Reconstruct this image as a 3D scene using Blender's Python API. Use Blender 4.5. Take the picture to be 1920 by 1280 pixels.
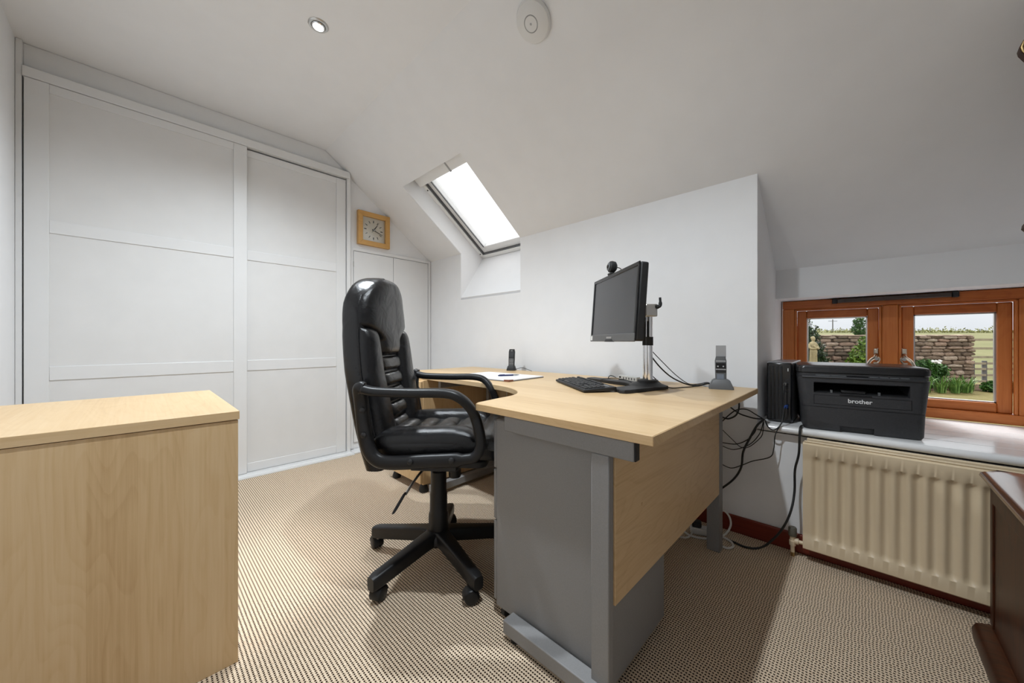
import bpy, bmesh, math, random
from math import sin, cos, pi, radians, sqrt
from mathutils import Vector, Matrix
random.seed(7)
for o in list(bpy.data.objects): bpy.data.objects.remove(o)
scene = bpy.context.scene
col = scene.collection

# ------------------------------------------------------------------ camera
YAW = 0.7692
cam_d = bpy.data.cameras.new('camera'); cam = bpy.data.objects.new('camera', cam_d); col.objects.link(cam)
cam_d.sensor_width = 36; cam_d.lens = 676.3/1920*36; cam_d.clip_start = 0.02; cam_d.clip_end = 500
cam_d.shift_y = -0.8/1920
cam.location = (0, 0, 0.965); cam.rotation_euler = (pi/2, 0, YAW)
scene.camera = cam

# ------------------------------------------------------------------ sky (bright overcast: brighter towards the zenith)
world = bpy.data.worlds.new('sky'); scene.world = world; world.use_nodes = True
n = world.node_tree.nodes; l = world.node_tree.links; n.clear()
tc = n.new('ShaderNodeTexCoord'); sp = n.new('ShaderNodeSeparateXYZ'); l.new(tc.outputs['Generated'], sp.inputs[0])
rp = n.new('ShaderNodeValToRGB'); l.new(sp.outputs['Z'], rp.inputs[0])
rp.color_ramp.elements[0].position = 0.0; rp.color_ramp.elements[0].color = (.80, .83, .87, 1)
rp.color_ramp.elements[1].position = 0.55; rp.color_ramp.elements[1].color = (1, 1, 1, 1)
m1 = n.new('ShaderNodeMath'); m1.operation = 'MAXIMUM'; m1.inputs[1].default_value = 0; l.new(sp.outputs['Z'], m1.inputs[0])
m2 = n.new('ShaderNodeMath'); m2.operation = 'MULTIPLY_ADD'; m2.inputs[1].default_value = 1.76; m2.inputs[2].default_value = .88
mp = n.new('ShaderNodeMath'); mp.operation = 'POWER'; mp.inputs[1].default_value = 1.0; l.new(m1.outputs[0], mp.inputs[0]); l.new(mp.outputs[0], m2.inputs[0])
bg = n.new('ShaderNodeBackground'); l.new(rp.outputs[0], bg.inputs[0]); l.new(m2.outputs[0], bg.inputs[1])
wo = n.new('ShaderNodeOutputWorld'); l.new(bg.outputs[0], wo.inputs[0])

# veiled sun, high in front of the dormer side: soft-edged light through the roof window and on the sill
sd = bpy.data.lights.new('sun_offscreen', 'SUN'); sd.energy = 5.0; sd.angle = radians(22); sd.color = (.98, .98, 1.0)
sun = bpy.data.objects.new('sun_offscreen', sd); col.objects.link(sun); sun.location = (-3, 6, 12)
sun.rotation_euler = Vector((.50, -1.55, -1.80)).to_track_quat('-Z', 'Y').to_euler()

vs = scene.view_settings
vs.view_transform = 'Standard'; vs.look = 'None'; vs.exposure = 0.25; vs.gamma = 1.0; vs.use_curve_mapping = False
LAMP = 100.0
LAMPC = (.86, .94, 1.0)

# ------------------------------------------------------------------ mesh helpers
WM = {}
def smooth_mesh(me, ang):
    for p in me.polygons: p.use_smooth = True
    me.set_sharp_from_angle(angle=radians(ang))
def thing(name, label, cat, loc=(0, 0, 0), rz=0, group=None):
    o = bpy.data.objects.new(name, None); col.objects.link(o)
    o.location = loc; o.rotation_euler = (0, 0, rz); o.empty_display_size = .1
    o['label'] = label; o['category'] = cat
    if group: o['group'] = group
    WM[o.name] = Matrix.Translation(loc) @ Matrix.Rotation(rz, 4, 'Z')
    return o
def obj(name, bm, mat, parent=None, world=True, bevel=0, ang=35, seg=2):
    """one mesh object; world=True: bm is in world coordinates, else in the coordinates of the parent thing"""
    if parent is not None and world: bm.transform(WM[parent.name].inverted())
    bmesh.ops.recalc_face_normals(bm, faces=bm.faces)
    me = bpy.data.meshes.new(name); bm.to_mesh(me); bm.free()
    for mm in (mat if isinstance(mat, (list, tuple)) else [mat]): me.materials.append(mm)
    if ang: smooth_mesh(me, ang)
    o = bpy.data.objects.new(name, me); col.objects.link(o)
    if parent is not None: o.parent = parent; WM[o.name] = WM[parent.name]
    else: WM[o.name] = Matrix.Identity(4)
    if bevel:
        b = o.modifiers.new('bevel', 'BEVEL'); b.width = bevel; b.segments = seg; b.limit_method = 'ANGLE'; b.angle_limit = radians(40)
    return o
def tag(o, label, cat, group=None):
    o['label'] = label; o['category'] = cat
    if group: o['group'] = group
    return o
def struct(o, label=None):
    o['kind'] = 'structure'
    if label: o['label'] = label
    return o
def copy_part(src, parent, loc=(0, 0, 0), rot=(0, 0, 0), sc=(1, 1, 1)):
    c = src.copy(); col.objects.link(c); c.parent = parent; c.location = loc; c.rotation_euler = rot; c.scale = sc
    WM[c.name] = WM.get(src.name, Matrix.Identity(4)); return c

def box(bm, x0, x1, y0, y1, z0, z1):
    v = [bm.verts.new((x, y, z)) for z in (z0, z1) for y in (y0, y1) for x in (x0, x1)]
    for f in ((0, 1, 3, 2), (4, 6, 7, 5), (0, 4, 5, 1), (2, 3, 7, 6), (0, 2, 6, 4), (1, 5, 7, 3)):
        bm.faces.new([v[i] for i in f])
    return v
def bx(*a):
    bm = bmesh.new(); box(bm, *a); return bm
def slab(bm, pts, off):
    """closed prism: polygon pts and its copy moved by off"""
    a = [bm.verts.new(p) for p in pts]; b = [bm.verts.new(Vector(p)+Vector(off)) for p in pts]
    bm.faces.new(a); bm.faces.new(b[::-1])
    for i in range(len(a)):
        j = (i+1) % len(a); bm.faces.new((a[i], b[i], b[j], a[j]))
def prism(pts2, z0, z1, bm=None):
    bm = bm or bmesh.new(); slab(bm, [(p[0], p[1], z0) for p in pts2], (0, 0, z1-z0)); return bm
def frame_of(d):
    d = Vector(d).normalized(); u = Vector((0, 0, 1)) if abs(d.z) < .95 else Vector((1, 0, 0))
    a = d.cross(u).normalized(); return d, a, a.cross(d).normalized()
def cyl(bm, p0, p1, r0, r1=None, seg=20, cap=True):
    r1 = r0 if r1 is None else r1
    p0, p1 = Vector(p0), Vector(p1); d, a, b = frame_of(p1-p0)
    A = [bm.verts.new(p0+(a*cos(t)+b*sin(t))*r0) for t in [2*pi*i/seg for i in range(seg)]]
    B = [bm.verts.new(p1+(a*cos(t)+b*sin(t))*r1) for t in [2*pi*i/seg for i in range(seg)]]
    for i in range(seg):
        j = (i+1) % seg; bm.faces.new((A[i], A[j], B[j], B[i]))
    if cap: bm.faces.new(A[::-1]); bm.faces.new(B)
def cm(*a, **k):
    bm = bmesh.new(); cyl(bm, *a, **k); return bm
def lathe(prof, c=(0, 0, 0), axis=(0, 0, 1), seg=28, bm=None):
    """prof: (r, h) along axis from c"""
    bm = bm or bmesh.new(); c = Vector(c); d, a, b = frame_of(axis); rings = []
    for r, h in prof:
        if r < 1e-5: rings.append([bm.verts.new(c+d*h)])
        else: rings.append([bm.verts.new(c+d*h+(a*cos(2*pi*i/seg)+b*sin(2*pi*i/seg))*r) for i in range(seg)])
    for A, B in zip(rings, rings[1:]):
        for i in range(seg):
            j = (i+1) % seg
            if len(A) == 1 and len(B) == 1: continue
            if len(A) == 1: bm.faces.new((A[0], B[j], B[i]))
            elif len(B) == 1: bm.faces.new((A[i], A[j], B[0]))
            else: bm.faces.new((A[i], A[j], B[j], B[i]))
    if len(rings[0]) > 1: bm.faces.new(rings[0][::-1])
    if len(rings[-1]) > 1: bm.faces.new(rings[-1])
    return bm
def spline(pts, n=8, closed=False):
    P = [Vector(p) for p in pts]; out = []; m = len(P)
    rng = range(m) if closed else range(m-1)
    for i in rng:
        if closed: a, b, c, d = P[i-1], P[i], P[(i+1) % m], P[(i+2) % m]
        else: a, b, c, d = P[max(i-1, 0)], P[i], P[i+1], P[min(i+2, m-1)]
        for k in range(n):
            t = k/n
            out.append(.5*((2*b)+(c-a)*t+(2*a-5*b+4*c-d)*t*t+(3*b-a-3*c+d)*t**3))
    if not closed: out.append(P[-1])
    return out
def tube(bm, pts, r, seg=8, closed=False, side=None, prof=None):
    """sweep; r number or list; prof(i) -> list of (u, w) cross-section points using side axis"""
    P = [Vector(p) for p in pts]; N = len(P); rings = []
    pa = None
    for i, p in enumerate(P):
        if closed: d = P[(i+1) % N]-P[i-1]
        else: d = P[min(i+1, N-1)]-P[max(i-1, 0)]
        d.normalize()
        if side is not None:
            b = Vector(side); a = b.cross(d).normalized(); b = d.cross(a).normalized()
        else:
            if pa is None: _, a, b = frame_of(d)
            else:
                a = (pa-d*pa.dot(d)).normalized(); b = d.cross(a)
            pa = a
        if prof: rings.append([bm.verts.new(p+a*u+b*w) for u, w in prof(i)])
        else:
            rr = r[i] if isinstance(r, (list, tuple)) else r
            rings.append([bm.verts.new(p+(a*cos(2*pi*k/seg)+b*sin(2*pi*k/seg))*rr) for k in range(seg)])
    M = len(rings[0])
    for i in range(N if closed else N-1):
        A, B = rings[i], rings[(i+1) % N]
        for k in range(M):
            j = (k+1) % M; bm.faces.new((A[k], A[j], B[j], B[k]))
    if not closed: bm.faces.new(rings[0][::-1]); bm.faces.new(rings[-1])
    return bm
def rrect(x0, x1, y0, y1, r, n=4):
    out = []
    for cx, cy, a0 in ((x1-r, y1-r, 0), (x0+r, y1-r, pi/2), (x0+r, y0+r, pi), (x1-r, y0+r, 1.5*pi)):
        for k in range(n+1):
            t = a0+pi/2*k/n; out.append((cx+r*cos(t), cy+r*sin(t)))
    return out
def loft(sections, bm=None):
    """sections: lists of 3D points, same count; capped"""
    bm = bm or bmesh.new(); R = [[bm.verts.new(p) for p in s] for s in sections]; M = len(R[0])
    for A, B in zip(R, R[1:]):
        for k in range(M):
            j = (k+1) % M; bm.faces.new((A[k], A[j], B[j], B[k]))
    bm.faces.new(R[0][::-1]); bm.faces.new(R[-1]); return bm
def superbox(fn, e=5.0, cuts=7, bm=None):
    """rounded block; fn maps a point of [-1,1]^3 to coordinates"""
    b = bmesh.new(); bmesh.ops.create_cube(b, size=2.0)
    bmesh.ops.subdivide_edges(b, edges=b.edges, cuts=cuts, use_grid_fill=True)
    for v in b.verts:
        x, y, z = v.co; s = (abs(x)**e+abs(y)**e+abs(z)**e)**(1/e); v.co = fn(x/s, y/s, z/s)
    if bm is None: return b
    me = bpy.data.meshes.new('tmp'); b.to_mesh(me); b.free(); bm.from_mesh(me); bpy.data.meshes.remove(me); return bm
def cut(bm, cutters):
    """boolean difference, returns a new bmesh"""
    bmesh.ops.recalc_face_normals(bm, faces=bm.faces)
    me = bpy.data.meshes.new('t'); bm.to_mesh(me); bm.free(); o = bpy.data.objects.new('t', me); col.objects.link(o); cs = []
    for c in cutters:
        bmesh.ops.recalc_face_normals(c, faces=c.faces)
        m = bpy.data.meshes.new('c'); c.to_mesh(m); c.free(); q = bpy.data.objects.new('c', m); col.objects.link(q); cs.append(q)
        md = o.modifiers.new('b', 'BOOLEAN'); md.object = q; md.operation = 'DIFFERENCE'; md.solver = 'EXACT'
    dg = bpy.context.evaluated_depsgraph_get(); r = bpy.data.meshes.new_from_object(o.evaluated_get(dg))
    out = bmesh.new(); out.from_mesh(r)
    for q in cs+[o]: bpy.data.objects.remove(q)
    return out
def text_bm(body, size, depth, M):
    c = bpy.data.curves.new('t', 'FONT'); c.body = body; c.size = size; c.extrude = depth; c.align_x = 'CENTER'; c.align_y = 'CENTER'
    c.offset = size*.018
    o = bpy.data.objects.new('t', c); col.objects.link(o); dg = bpy.context.evaluated_depsgraph_get()
    me = bpy.data.meshes.new_from_object(o.evaluated_get(dg)); bpy.data.objects.remove(o)
    bm = bmesh.new(); bm.from_mesh(me); bm.transform(M); return bm

# ------------------------------------------------------------------ materials
OUT = .52
def srgb(r, g, b):
    f = lambda c: (c/255/12.92) if c/255 <= .04045 else ((c/255+.055)/1.055)**2.4
    return (f(r), f(g), f(b), 1)
class NT:
    def __init__(s, name):
        s.m = bpy.data.materials.new(name); s.m.use_nodes = True; s.t = s.m.node_tree; s.t.nodes.clear()
        s.out = s.t.nodes.new('ShaderNodeOutputMaterial'); s.p = s.t.nodes.new('ShaderNodeBsdfPrincipled')
        s.t.links.new(s.p.outputs[0], s.out.inputs[0])
    def n(s, kind, **k):
        q = s.t.nodes.new('ShaderNode'+kind)
        for a, v in k.items(): setattr(q, a, v)
        return q
    def l(s, a, b): s.t.links.new(a, b)
    def math(s, op, a, b=None, c=None):
        q = s.n('Math', operation=op)
        for i, v in enumerate((a, b, c)):
            if v is None: continue
            if isinstance(v, (int, float)): q.inputs[i].default_value = v
            else: s.l(v, q.inputs[i])
        return q.outputs[0]
    def coords(s, scale=(1, 1, 1), kind='Object'):
        t = s.n('TexCoord'); m = s.n('Mapping'); m.inputs['Scale'].default_value = scale; s.l(t.outputs[kind], m.inputs[0]); return m.outputs[0]
    def noise(s, vec, scale, detail=4, rough=.5, dist=0):
        q = s.n('TexNoise'); q.inputs['Scale'].default_value = scale; q.inputs['Detail'].default_value = detail
        q.inputs['Roughness'].default_value = rough; q.inputs['Distortion'].default_value = dist; s.l(vec, q.inputs['Vector']); return q.outputs[0]
    def ramp(s, fac, stops):
        q = s.n('ValToRGB'); e = q.color_ramp.elements
        while len(e) < len(stops): e.new(.5)
        for i, (p, c) in enumerate(stops): e[i].position = p; e[i].color = c
        s.l(fac, q.inputs[0]); return q.outputs[0]
    def bump(s, h, strength, dist=.01):
        q = s.n('Bump'); q.inputs['Strength'].default_value = strength; q.inputs['Distance'].default_value = dist; s.l(h, q.inputs['Height']); s.l(q.outputs[0], s.p.inputs['Normal'])
    def set(s, rough=.5, metal=0, spec=.5, coat=0):
        s.p.inputs['Roughness'].default_value = rough; s.p.inputs['Metallic'].default_value = metal
        s.p.inputs['Specular IOR Level'].default_value = spec; s.p.inputs['Coat Weight'].default_value = coat; s.p.inputs['Coat Roughness'].default_value = .1
        return s.m
def plain(name, c, rough=.5, metal=0, spec=.5, var=.06, scale=8, bump=0, bscale=200, coat=0):
    t = NT(name); v = t.coords(); f = t.noise(v, scale, 3)
    d = tuple(x*(1-var) for x in c[:3])+(1,); h = tuple(min(1, x*(1+var)) for x in c[:3])+(1,)
    t.l(t.ramp(f, [(.3, d), (.7, h)]), t.p.inputs['Base Color'])
    if bump: t.bump(t.noise(v, bscale, 2), bump, .002)
    return t.set(rough, metal, spec, coat)
def wood(name, c0, c1, c2, axis='z', stave=.105, rough=.38, ring=22, coat=0, figure=1.0, spec=.4):
    t = NT(name); tcn = t.n('TexCoord'); s = t.n('SeparateXYZ'); t.l(tcn.outputs['Object'], s.inputs[0])
    o = {'x': ('Y', 'Z', 'X'), 'y': ('X', 'Z', 'Y'), 'z': ('X', 'Y', 'Z')}[axis]
    across = t.math('ADD', s.outputs[o[0]], s.outputs[o[1]]); along = s.outputs[o[2]]
    wob = t.math('MULTIPLY', t.noise(t.coords((1, 1, 1)), 2.0, 2), .03)
    st = t.math('FLOOR', t.math('DIVIDE', across, stave))
    wn = t.n('TexWhiteNoise', noise_dimensions='1D'); t.l(st, wn.inputs['W'])
    # fine straight fibres
    cb = t.n('CombineXYZ'); t.l(t.math('MULTIPLY', across, 90), cb.inputs[0]); t.l(t.math('MULTIPLY', along, 2.2), cb.inputs[1]); t.l(wn.outputs[0], cb.inputs[2])
    fib = t.noise(cb.outputs[0], 1.6, 5, .6)
    # growth rings: long distorted cathedral figure, shifted per stave
    cb2 = t.n('CombineXYZ'); t.l(t.math('MULTIPLY', across, 5.5), cb2.inputs[0]); t.l(t.math('MULTIPLY_ADD', along, 1.15, t.math('MULTIPLY', wn.outputs[0], 9)), cb2.inputs[1]); t.l(t.math('MULTIPLY', wn.outputs[0], 7), cb2.inputs[2])
    big = t.noise(cb2.outputs[0], 1.0, 2, .45)
    rg = t.math('FRACT', t.math('MULTIPLY', big, ring)); rg = t.math('MULTIPLY', t.math('POWER', rg, 3.0), t.math('SUBTRACT', 1.0, t.math('POWER', rg, 14.0)))
    cl = t.noise(t.coords((1, 1, 1)), 3.5, 3)
    a = t.math('MULTIPLY_ADD', rg, -.22*figure, t.math('MULTIPLY_ADD', fib, .55, t.math('MULTIPLY', cl, .22)))
    a = t.math('ADD', a, .10)
    a = t.math('ADD', a, t.math('MULTIPLY_ADD', wn.outputs[0], .20, -.10))
    t.l(t.ramp(a, [(.2, c0), (.45, c1), (.78, c2)]), t.p.inputs['Base Color'])
    t.bump(fib, .06, .002)
    return t.set(rough, 0, spec, coat)

M = {}
M['wall'] = plain('white_wall_paint', (.84, .84, .85, 1), .85, var=.012, bump=.08, bscale=120)
M['ceil'] = plain('white_ceiling_paint', (.84, .84, .85, 1), .9, var=.012, bump=.06, bscale=120)
M['reveal'] = plain('bright_white_paint', (.84, .84, .85, 1), .6, var=.01)
M['gloss'] = plain('white_satin_woodwork', (.78, .78, .78, 1), .38, var=.01)
M['panelw'] = plain('white_panel_board', (.755, .75, .745, 1), .5, var=.015)
M['sill'] = plain('white_gloss_sill', (.84, .84, .84, 1), .16, var=.02, scale=20)
M['pvc'] = plain('white_lacquered_frame', (.85, .85, .85, 1), .35, var=.01)
M['alu'] = plain('brushed_aluminium', (.62, .62, .62, 1), .35, .9)
M['maple'] = wood('maple_laminate_upright', srgb(190, 156, 112), srgb(207, 176, 133), srgb(218, 191, 152), 'z')
M['maple_x'] = wood('maple_laminate_top', srgb(190, 156, 112), srgb(207, 176, 133), srgb(218, 191, 152), 'x', figure=.5)
M['maple_y'] = wood('maple_laminate_panel', srgb(190, 156, 112), srgb(207, 176, 133), srgb(218, 191, 152), 'y')
M['maple_edge'] = wood('maple_edge_banding', srgb(190, 156, 112), srgb(207, 176, 133), srgb(218, 191, 152), 'x', figure=.4)
M['maple_dark'] = wood('maple_cabinet_side', srgb(190, 156, 112), srgb(207, 176, 133), srgb(218, 191, 152), 'z', stave=.088, figure=.6)
M['grey'] = plain('grey_powder_coated_steel', srgb(132, 131, 131), .55, .0, .5, var=.05, scale=300, bump=.1, bscale=900)
M['black'] = plain('black_plastic', (.010, .010, .011, 1), .40, 0, .36, var=.1, bump=.08, bscale=700)
M['blackm'] = plain('matt_black_plastic', (.016, .016, .017, 1), .52, 0, .4, var=.1, scale=60, bump=.15, bscale=600)
M['blackg'] = plain('gloss_black_plastic', (.008, .008, .009, 1), .15, var=.05)
M['printer'] = plain('charcoal_textured_plastic', (.035, .035, .038, 1), .5, var=.12, scale=120, bump=.2, bscale=500)
M['rubber'] = plain('black_rubber_cable', (.01, .01, .01, 1), .5)
M['chrome'] = plain('chrome', (.75, .75, .76, 1), .09, 1.0, var=.01)
M['steel'] = plain('satin_steel', (.55, .54, .52, 1), .3, 1.0, var=.03)
M['nickel'] = plain('brushed_nickel_handle', (.6, .52, .42, 1), .22, 1.0, var=.04)
M['screen'] = plain('switched_off_screen', (.035, .036, .04, 1), .25, .0, .8, var=.02)
M['paper'] = plain('white_paper', (.82, .82, .84, 1), .7, var=.01)
M['tape'] = plain('brown_corner_leather', srgb(120, 70, 50), .5)
M['ink'] = plain('dark_blue_pen', (.015, .02, .09, 1), .25)
M['white'] = plain('white_plastic', (.72, .72, .70, 1), .4, var=.02)
M['whitecable'] = plain('white_cable', (.68, .67, .64, 1), .45, var=.03)
M['whiteprint'] = plain('white_lettering', (.85, .85, .85, 1), .5, var=.01)
M['lightgrey'] = plain('light_grey_plastic', (.40, .40, .41, 1), .45, var=.03)
M['midgrey'] = plain('mid_grey_plastic', (.12, .125, .13, 1), .45, var=.05)
M['blue'] = plain('blue_usb_plug', (.02, .08, .35, 1), .4)
M['radiator'] = plain('cream_radiator_enamel', srgb(228, 208, 176), .4, var=.02)
M['brass'] = plain('aged_brass', (.45, .30, .14, 1), .35, 1.0, var=.1)
M['valve'] = plain('dark_valve_cap', (.12, .11, .085, 1), .45)
M['mahog'] = wood('mahogany_skirting', srgb(88, 28, 18), srgb(112, 40, 26), srgb(126, 52, 34), 'x', stave=3, rough=.35, figure=.3)
M['hard'] = wood('hardwood_window', srgb(158, 80, 31), srgb(187, 105, 48), srgb(204, 126, 65), 'x', stave=.9, rough=.4, figure=.5)
M['hardz'] = wood('hardwood_window_upright', srgb(158, 80, 31), srgb(187, 105, 48), srgb(204, 126, 65), 'z', stave=.9, rough=.4, figure=.5)
M['hardd'] = wood('hardwood_sash', srgb(158, 80, 31), srgb(187, 105, 48), srgb(204, 126, 65), 'x', stave=.9, rough=.42, figure=.5)
M['harddz'] = wood('hardwood_sash_upright', srgb(158, 80, 31), srgb(187, 105, 48), srgb(204, 126, 65), 'z', stave=.9, rough=.42, figure=.5)
M['oak'] = wood('dark_stained_oak', srgb(36, 15, 6), srgb(64, 29, 11), srgb(90, 46, 19), 'z', stave=.14, rough=.4, ring=16, coat=.0, spec=.22)
M['oaktop'] = wood('polished_oak_top', srgb(52, 28, 15), srgb(84, 50, 28), srgb(112, 72, 42), 'y', stave=.12, rough=.22, ring=14, coat=.5)
M['beech'] = wood('beech_clock_frame', srgb(190, 140, 76), srgb(206, 158, 92), srgb(216, 172, 108), 'y', stave=1, figure=.3)
M['gilt'] = plain('gilt_edge', (.55, .40, .18, 1), .4, .8)
M['mirror'] = plain('mirror_plate', (.8, .8, .8, 1), .03, 1.0, var=0)
M['clockface'] = plain('clock_face_card', srgb(214, 206, 192), .15, spec=.6, var=.01, coat=.6)
M['statue'] = plain('weathered_cream_stone', srgb(206, 190, 146), .85, var=.2, scale=6)
M['soil'] = plain('garden_soil', srgb(120, 92, 66), .95, var=.35, scale=8)
M['fencewood'] = plain('weathered_fence_timber', srgb(190, 176, 148), .85, var=.2, scale=5)
M['bark'] = plain('tree_bark', srgb(92, 76, 58), .9, var=.3, scale=6)
M['pole'] = plain('distant_timber_pole', srgb(140, 138, 138), .9)
M['flower'] = plain('white_petal', (.8, .78, .78, 1), .6)
def glass_mat():
    m = bpy.data.materials.new('window_glass'); m.use_nodes = True; t = m.node_tree; t.nodes.clear()
    o = t.nodes.new('ShaderNodeOutputMaterial'); mx = t.nodes.new('ShaderNodeMixShader'); tr = t.nodes.new('ShaderNodeBsdfTransparent'); gl = t.nodes.new('ShaderNodeBsdfGlossy')
    fr = t.nodes.new('ShaderNodeFresnel'); fr.inputs[0].default_value = 1.35; gl.inputs['Roughness'].default_value = .02
    no = t.nodes.new('ShaderNodeTexNoise'); no.inputs['Scale'].default_value = 2
    rr = t.nodes.new('ShaderNodeValToRGB'); rr.color_ramp.elements[0].color = (.94, .95, .95, 1); rr.color_ramp.elements[1].color = (.98, .98, .98, 1)
    t.links.new(no.outputs[0], rr.inputs[0]); t.links.new(rr.outputs[0], tr.inputs[0])
    ge = t.nodes.new('ShaderNodeNewGeometry'); iv = t.nodes.new('ShaderNodeMath'); iv.operation = 'SUBTRACT'; iv.inputs[0].default_value = 1; t.links.new(ge.outputs['Backfacing'], iv.inputs[1])
    mu = t.nodes.new('ShaderNodeMath'); mu.operation = 'MULTIPLY'; t.links.new(fr.outputs[0], mu.inputs[0]); t.links.new(iv.outputs[0], mu.inputs[1]); t.links.new(mu.outputs[0], mx.inputs[0]); t.links.new(tr.outputs[0], mx.inputs[1]); t.links.new(gl.outputs[0], mx.inputs[2]); t.links.new(mx.outputs[0], o.inputs[0]); return m
M['glass'] = glass_mat()
def leather():
    t = NT('black_leather'); v = t.coords()
    w = t.noise(v, 14, 3, .5, .6); g = t.n('TexVoronoi'); g.inputs['Scale'].default_value = 420; t.l(v, g.inputs['Vector'])
    t.l(t.ramp(t.noise(v, 7, 3), [(.3, (.006, .006, .007, 1)), (.75, (.012, .012, .013, 1))]), t.p.inputs['Base Color'])
    h = t.math('ADD', t.math('MULTIPLY', w, 1.0), t.math('MULTIPLY', g.outputs[0], .06)); t.bump(h, .30, .02)
    return t.set(.25, 0, .40, 0)
M['leather'] = leather()
def leather_light():
    t = NT('worn_leather'); v = t.coords(); w = t.noise(v, 11, 3, .5, .8); g = t.n('TexVoronoi'); g.inputs['Scale'].default_value = 420; t.l(v, g.inputs['Vector'])
    t.l(t.ramp(t.noise(v, 7, 3), [(.3, (.008, .008, .008, 1)), (.7, (.018, .017, .016, 1))]), t.p.inputs['Base Color'])
    h = t.math('ADD', t.math('MULTIPLY', w, 1.0), t.math('MULTIPLY', g.outputs[0], .06)); t.bump(h, .38, .02)
    return t.set(.23, 0, .6, 0)
M['leatherw'] = leather_light()
def carpet():
    t = NT('woven_dotted_carpet'); tcn = t.n('TexCoord'); s = t.n('SeparateXYZ'); t.l(tcn.outputs['Object'], s.inputs[0])
    wb = t.math('MULTIPLY_ADD', t.noise(t.coords((1, 1, 1)), 70, 2), .0020, -.0010)
    py = t.math('DIVIDE', t.math('ADD', s.outputs['Y'], wb), .0107); row = t.math('FLOOR', py)
    wr = t.n('TexWhiteNoise', noise_dimensions='1D'); t.l(row, wr.inputs['W']); half = t.math('MULTIPLY', wr.outputs[0], .35)
    pxx = t.math('ADD', t.math('DIVIDE', t.math('ADD', s.outputs['X'], wb), .0084), half)
    fx = t.math('SUBTRACT', t.math('FRACT', t.math('ADD', pxx, 1000)), .5); fy = t.math('SUBTRACT', t.math('FRACT', t.math('ADD', py, 1000)), .5)
    d = t.math('ADD', t.math('POWER', t.math('DIVIDE', fx, .37), 2.0), t.math('POWER', t.math('DIVIDE', fy, .25), 2.0))
    dot = t.n('MapRange'); dot.inputs['From Min'].default_value = .65; dot.inputs['From Max'].default_value = 1.25; t.l(d, dot.inputs['Value'])
    c = t.ramp(t.noise(t.coords((1, 1, 1)), 160, 3), [(.3, srgb(206, 182, 154)), (.7, srgb(236, 218, 194))])
    mx = t.n('Mix', data_type='RGBA'); t.l(dot.outputs[0], mx.inputs[0]); mx.inputs[6].default_value = srgb(44, 26, 14); t.l(c, mx.inputs[7])
    t.l(mx.outputs[2], t.p.inputs['Base Color']); t.bump(dot.outputs[0], .5, .004)
    return t.set(.9, 0, .2)
M['carpet'] = carpet()
def foliage(name, a, b, c):
    t = NT(name); v = t.coords(); q = t.n('ObjectInfo')
    g = t.n('NewGeometry')
    t.l(t.ramp(t.noise(v, 9, 2), [(.3, a), (.5, b), (.72, c)]), t.p.inputs['Base Color'])
    t.p.inputs['Transmission Weight'].default_value = 0
    return t.set(.55, 0, .3)
M['leaf_dark'] = foliage('dark_ivy_leaves', srgb(30, 52, 26), srgb(48, 76, 36), srgb(82, 112, 56))
M['leaf_bright'] = foliage('bright_shrub_leaves', srgb(70, 108, 26), srgb(112, 150, 40), srgb(168, 194, 76))
M['leaf_mid'] = foliage('mid_green_leaves', srgb(44, 84, 34), srgb(70, 118, 46), srgb(110, 156, 70))
M['leaf_iris'] = foliage('iris_blade_green', srgb(86, 130, 58), srgb(120, 166, 80), srgb(160, 196, 110))
def ground(name, a, b, c, sc):
    t = NT(name); v = t.coords(); f = t.math('ADD', t.math('MULTIPLY', t.noise(v, sc, 5, .6), .6), t.math('MULTIPLY', t.noise(v, sc*14, 3, .6), .4))
    t.l(t.ramp(f, [(.35, a), (.5, b), (.66, c)]), t.p.inputs['Base Color']); t.bump(t.noise(v, sc*20, 2), .4, .03)
    return t.set(.9, 0, .2)
M['lawn'] = ground('dry_lawn', srgb(142, 134, 62), srgb(172, 156, 92), srgb(200, 182, 128), 1.2)
M['field'] = ground('straw_field', srgb(140, 144, 80), srgb(164, 162, 100), srgb(182, 176, 118), .15)
M['stone'] = None
def stone():
    t = NT('rubble_wall_stone'); v = t.coords(); q = t.n('ObjectInfo')
    base = t.ramp(q.outputs['Random'], [(0, srgb(120, 104, 90)), (.3, srgb(150, 130, 112)), (.55, srgb(172, 152, 134)), (.8, srgb(184, 154, 136)), (1, srgb(200, 184, 166))])
    mx = t.n('Mix', data_type='RGBA'); mx.blend_type = 'MULTIPLY'; mx.inputs[0].default_value = .8
    t.l(base, mx.inputs[6]); t.l(t.ramp(t.noise(v, 7, 5, .65), [(.3, (.9, .85, .8, 1)), (.65, (2.3, 2.3, 2.3, 1))]), mx.inputs[7])
    t.l(mx.outputs[2], t.p.inputs['Base Color']); t.bump(t.noise(v, 14, 5), .6, .05)
    return t.set(.92, 0, .2)
M['stone'] = stone()
M['mortar'] = plain('lime_mortar', srgb(128, 112, 98), .95, var=.3, scale=5, bump=.5, bscale=12)
for nm_ in ('leaf_dark', 'leaf_bright', 'leaf_mid', 'leaf_iris', 'lawn', 'field', 'stone', 'mortar', 'soil', 'fencewood', 'statue', 'bark', 'pole'):
    for nd in M[nm_].node_tree.nodes:      # real garden surfaces are much darker than paint
        if nd.type == 'VALTORGB':
            for e in nd.color_ramp.elements: e.color = [c*OUT*{'lawn': .62, 'field': .62, 'stone': 1.25, 'mortar': 1.3}.get(nm_, 1) for c in e.color[:3]]+[1]
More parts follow.
